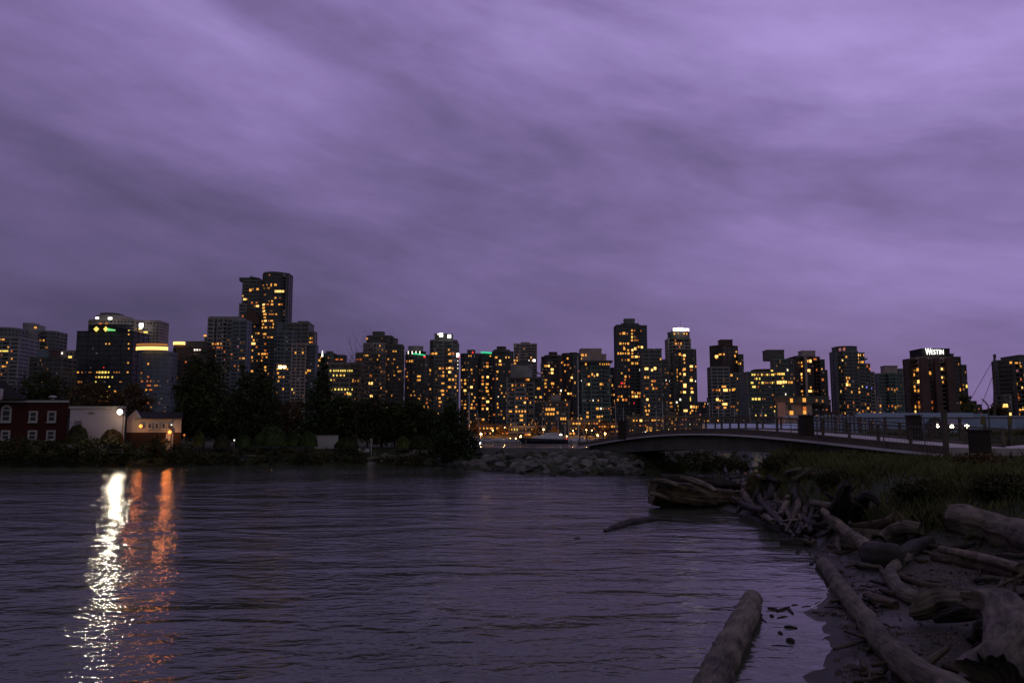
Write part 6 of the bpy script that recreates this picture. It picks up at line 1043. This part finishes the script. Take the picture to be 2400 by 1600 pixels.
# random smaller branches on sand and slope
lbs = ['grey stick lying loose on the sand among the larger logs','brown stick lying loose on the sand among the larger logs','dark stick lying loose on the sand among the larger logs']
for i in range(78):
    u = rr.uniform(1950,2420); v = rr.uniform(1230,1400) if i < 46 else rr.uniform(1400,1600)
    if i >= 46: u = rr.uniform(1950,2080)+(v-1400)*.25
    an = rr.uniform(-.5,.45) if rr.random() < .7 else rr.uniform(1.2,1.9); L_ = rr.uniform(25,85); du, dv = math.cos(an)*L_/2, math.sin(an)*L_/2*.6; mi = rr.choice([0,1,1,2]); w_ = rr.uniform(5,14)
    log(lbs[mi],[(u-du,v-dv),(u+rr.uniform(-5,5),v+rr.uniform(-4,4)),(u+du,v+dv)],[w_*.7,w_,w_*.5],'gbd'[mi],.6,'loose sticks on the beach',200+i,lift=[rr.uniform(0,.10) for _ in range(3)],rough=.15)
# bits in the shallows
tw = [((1800,1425),(1826,1430),7),((1822,1432),(1850,1422),7),((1845,1424),(1858,1438),8),((1806,1442),(1812,1445),8),((1822,1448),(1845,1444),5),((1785,1452),(1796,1458),5),((1880,1422),(1900,1420),4),((1838,1468),(1868,1472),8),((1826,1482),(1832,1486),10),((1808,1512),(1850,1514),4),((1846,1500),(1862,1504),14),((1856,1418),(1870,1417),4),((1926,1500),(1938,1494),3),((1900,1322),(1924,1305),8),((1672,1177),(1700,1178),5)]
for i,(a,b,w_) in enumerate(tw):
    log('small dark bit of driftwood stranded in the shallows right of the slanting log' if i not in (13,14) else ['dark branch at the water edge left of the long thick log','small stick floating before the tangled heap'][i-13],[a,((a[0]+b[0])/2,(a[1]+b[1])/2-1),b],[w_*.8,w_,w_*.7],'d',.3,'driftwood bits in the shallows' if i not in (13,14) else None,300+i,'driftwood_twig',cat='twig')
# floating branch out on the water
root = log('long dark floating branch with forked tip out on the open water',[(1418,1246),(1445,1236),(1480,1226),(1530,1219),(1575,1220)],[10,20,24,17,8],'d',.05,None,71,'floating_branch',cat='branch',f=lambda x,y: x*0-1,branches=((.97,14,3,5),(.97,6,-8,4),(.1,16,6,8)))
log('tiny dark driftwood piece floating left of the long floating branch',[(1345,1262),(1353,1261),(1361,1262)],[4,6,3],'d',.1,None,72,'floating_twig',cat='twig',f=lambda x,y: x*0-1)
log('thin dark plank floating in the tree reflections',[(676,1177),(705,1176),(740,1177)],[3,4,3],'d',.3,None,73,'floating_plank',cat='plank',f=lambda x,y: x*0-1)
# far shore logs
for i,(a,b,w_,lb) in enumerate([((700,1064),(818,1063),5,'long pale log on the far shore below the clipped domes'),((720,1077),(838,1077),5,'long dark log at the far waterline below the bench'),((862,1078),(938,1070),14,'thick pointed log on the far shore below the notice post'),((945,1075),(975,1055),6,'pale crossed log on the stones right of the notice post'),((952,1063),(985,1068),5,'pale stick crossing another on the stones right of the notice post'),((1020,1078),(1050,1082),8,'pale snag under the shore conifer'),((505,1068),(640,1070),6,'dark timber edging along the far bank under the domes'),((58,1087),(105,1086),5,'pale plank on the far waterline before the brick house')]):
    log(lb,[a,((a[0]+b[0])/2,(a[1]+b[1])/2-1),b],[w_*.8,w_,w_*.7],'g' if i != 1 else 'b',.7,'logs on the far shore',400+i,f=h_left)
# buoy and stone details
p = hit(1747,1111,.12); root = empty('buoy', p, 'small round orange-pink float caught among the stones by the heap', 'float'); m_ = MB(); m_.sphere((0,0,0),.17,14,10); m_.build('ball', mat('float_orange',(.42,.12,.08),.5,.4), root, smooth=True); m_ = MB(); m_.bar((0,0,.15),(0,0,.24),.05,8); m_.build('eye', mat('float_orange',(.42,.12,.08),.5,.4), root)
for i in range(34):
    u = rr.uniform(1700,1860); v = rr.uniform(1095,1130); mi = rr.choice([0,2,0,3]); rock(u,v,rr.uniform(8,20),mi,'rounded stone at the top of the driftwood heap','stones above the driftwood heap',h_right)
# grass on the right bank
rg = np.random.default_rng(3); n0 = 230000; X = rg.uniform(9,60,n0); Y = rg.uniform(16,66,n0); Z = h_right(X,Y)
a_ = X/Y; cl_ = wob(X,Y,.55)+wob(X,Y,1.9)*.5
keep = (Z > .75+.25*wob(X,Y,1.3)) & (a_ > .22) & (a_ < 1.0) & (rg.random(n0) < np.clip(.85+cl_*.5,.45,1)) & ~((Z > 2.75) & (Y > 33) & (Y < 60))
X,Y,Z = X[keep],Y[keep],Z[keep]; n = len(X); hgt = (.22+.38*rg.random(n))*(1+.45*np.clip(cl_[keep],-1,1)); ang = rg.uniform(0,math.pi,n); wd = .018+.014*rg.random(n); lx = rg.normal(size=n)*.35*hgt; ly = rg.normal(size=n)*.3*hgt
c_,s_ = np.cos(ang)*wd, np.sin(ang)*wd
V = np.stack([np.stack([X-c_,Y-s_,Z-.03],1),np.stack([X+c_,Y+s_,Z-.03],1),np.stack([X+lx*.5+c_*.7,Y+ly*.5+s_*.7,Z+hgt*.6],1),np.stack([X+lx,Y+ly,Z+hgt],1)],1).reshape(-1,3)
GR = mat('bank_grass',(.075,.092,.032),.85,.05,var=.55,scale=.8,color2=(.13,.125,.050))
tag(np_mesh('grass', V, np.arange(4*n).reshape(-1,4), GR), 'rough grass on the bank above the driftwood', 'grass', kind='stuff')
# shrubs in the grass and under the bridge
def shrub(label, u, v, ru, rv, leaf, seed, n=2500, size=.12, f=None):
    p = hit(u,v+rv*.8,0,f); k = p.y/F; root = empty('shrub', p, label, 'shrub', 'shrubs on the near bank'); rngs = random.Random(seed)
    s = MB(); 
    for _ in range(7): s.bar((0,0,-.1),(rngs.uniform(-.6,.6)*ru*k,rngs.uniform(-.4,.4)*ru*k,rv*k*rngs.uniform(.7,1.5)),.02,4,.008)
    s.build('stems', BARK, root); leaf_cloud('foliage', [(0,0,rv*k*.8,ru*k,ru*k*.7,rv*k),(ru*k*.5,.2,rv*k*.6,ru*k*.6,ru*k*.5,rv*k*.7),(-ru*k*.5,.1,rv*k*.6,ru*k*.6,ru*k*.5,rv*k*.6)], n, size, LEAF[leaf], root, seed)
shrub('yellow-green shrub at the water edge under the footbridge', 1588, 1096, 22, 13, 'olive', 1, f=h_left)
shrub('dark shrub on the grass left of the timber post', 1830, 1085, 45, 20, 'bramble', 2)
shrub('olive shrub before the right end of the footbridge', 2050, 1085, 55, 18, 'olive', 3, 3000)
shrub('rusty-tinged shrub below the large square pillar', 2290, 1085, 60, 20, 'autumn', 4, 3500)
shrub('dark shrub in the hollow of the grass slope', 2180, 1150, 70, 18, 'bramble', 5, 4500)
shrub('dark shrub at the right edge of the grass slope', 2360, 1140, 70, 20, 'bramble', 6, 4500)
shrub('low shrub over the broad weathered log', 2180, 1215, 34, 14, 'bramble', 7)
shrub('low bramble above the upright root stump', 1955, 1125, 40, 20, 'bramble', 8)
# pale foam line where the water meets the sand
fo = []
for a,b in (((1900,1425),(1922,1412)),((1922,1412),(1938,1398)),((1938,1398),(1934,1391)),((1934,1391),(1946,1372)),((1946,1372),(1956,1345))):
    fo.append((G(*a,.006),G(*b,.006)))
m_ = MB()
for a,b in fo: m_.bar(a,b,.012,5)
tag(m_.build('foam', mat('foam',(.6,.58,.62),.6,.3)), 'thin foam line at the sand edge', 'foam', kind='stuff')

# wood chips, weed and pebbles strewn over the sand: nobody could count them
rg = np.random.default_rng(12); n0 = 60000; X = rg.uniform(4,22,n0); Y = rg.uniform(11.5,34,n0); Z = h_right(X,Y); dens = np.clip(.22+.55*wob(X*1.4,Y*1.1,1.0)+.5*wob(X,Y,2.7),.02,1)
keep = (Z > .02) & (Z < 1.1) & (rg.random(n0) < dens); X,Y,Z = X[keep],Y[keep],Z[keep]; n = len(X); L_ = .025+.14*rg.random(n)**3; W_ = L_*rg.uniform(.18,.8,n); an = rg.uniform(0,math.pi,n); ca,sa = np.cos(an),np.sin(an); hh = np.minimum(W_,.03)
def cr(a,b,z): return np.stack([X+ca*L_*a-sa*W_*b, Y+sa*L_*a+ca*W_*b, Z+z],1)
V = np.stack([cr(-.5,-.5,-.01),cr(.5,-.5,-.01),cr(.5,.5,-.01),cr(-.5,.5,-.01),cr(-.4,0,hh),cr(.4,.1,hh)],1).reshape(-1,3)
b0 = (np.arange(n)*6)[:,None]; Q = np.concatenate([b0+np.array([[0,1,5,4]]), b0+np.array([[2,3,4,5]]), b0+np.array([[1,2,5,5]])[:, :], b0+np.array([[3,0,4,4]])]) if False else np.concatenate([b0+np.array([[0,1,5,4]]), b0+np.array([[2,3,4,5]])])
tag(np_mesh('wood_chips', V, Q, mat('chips',(.022,.018,.013),.9,.1,var=.9,scale=2.5,color2=(.13,.11,.085))), 'wood chips weed and pebbles strewn on the sand', 'debris', kind='stuff')
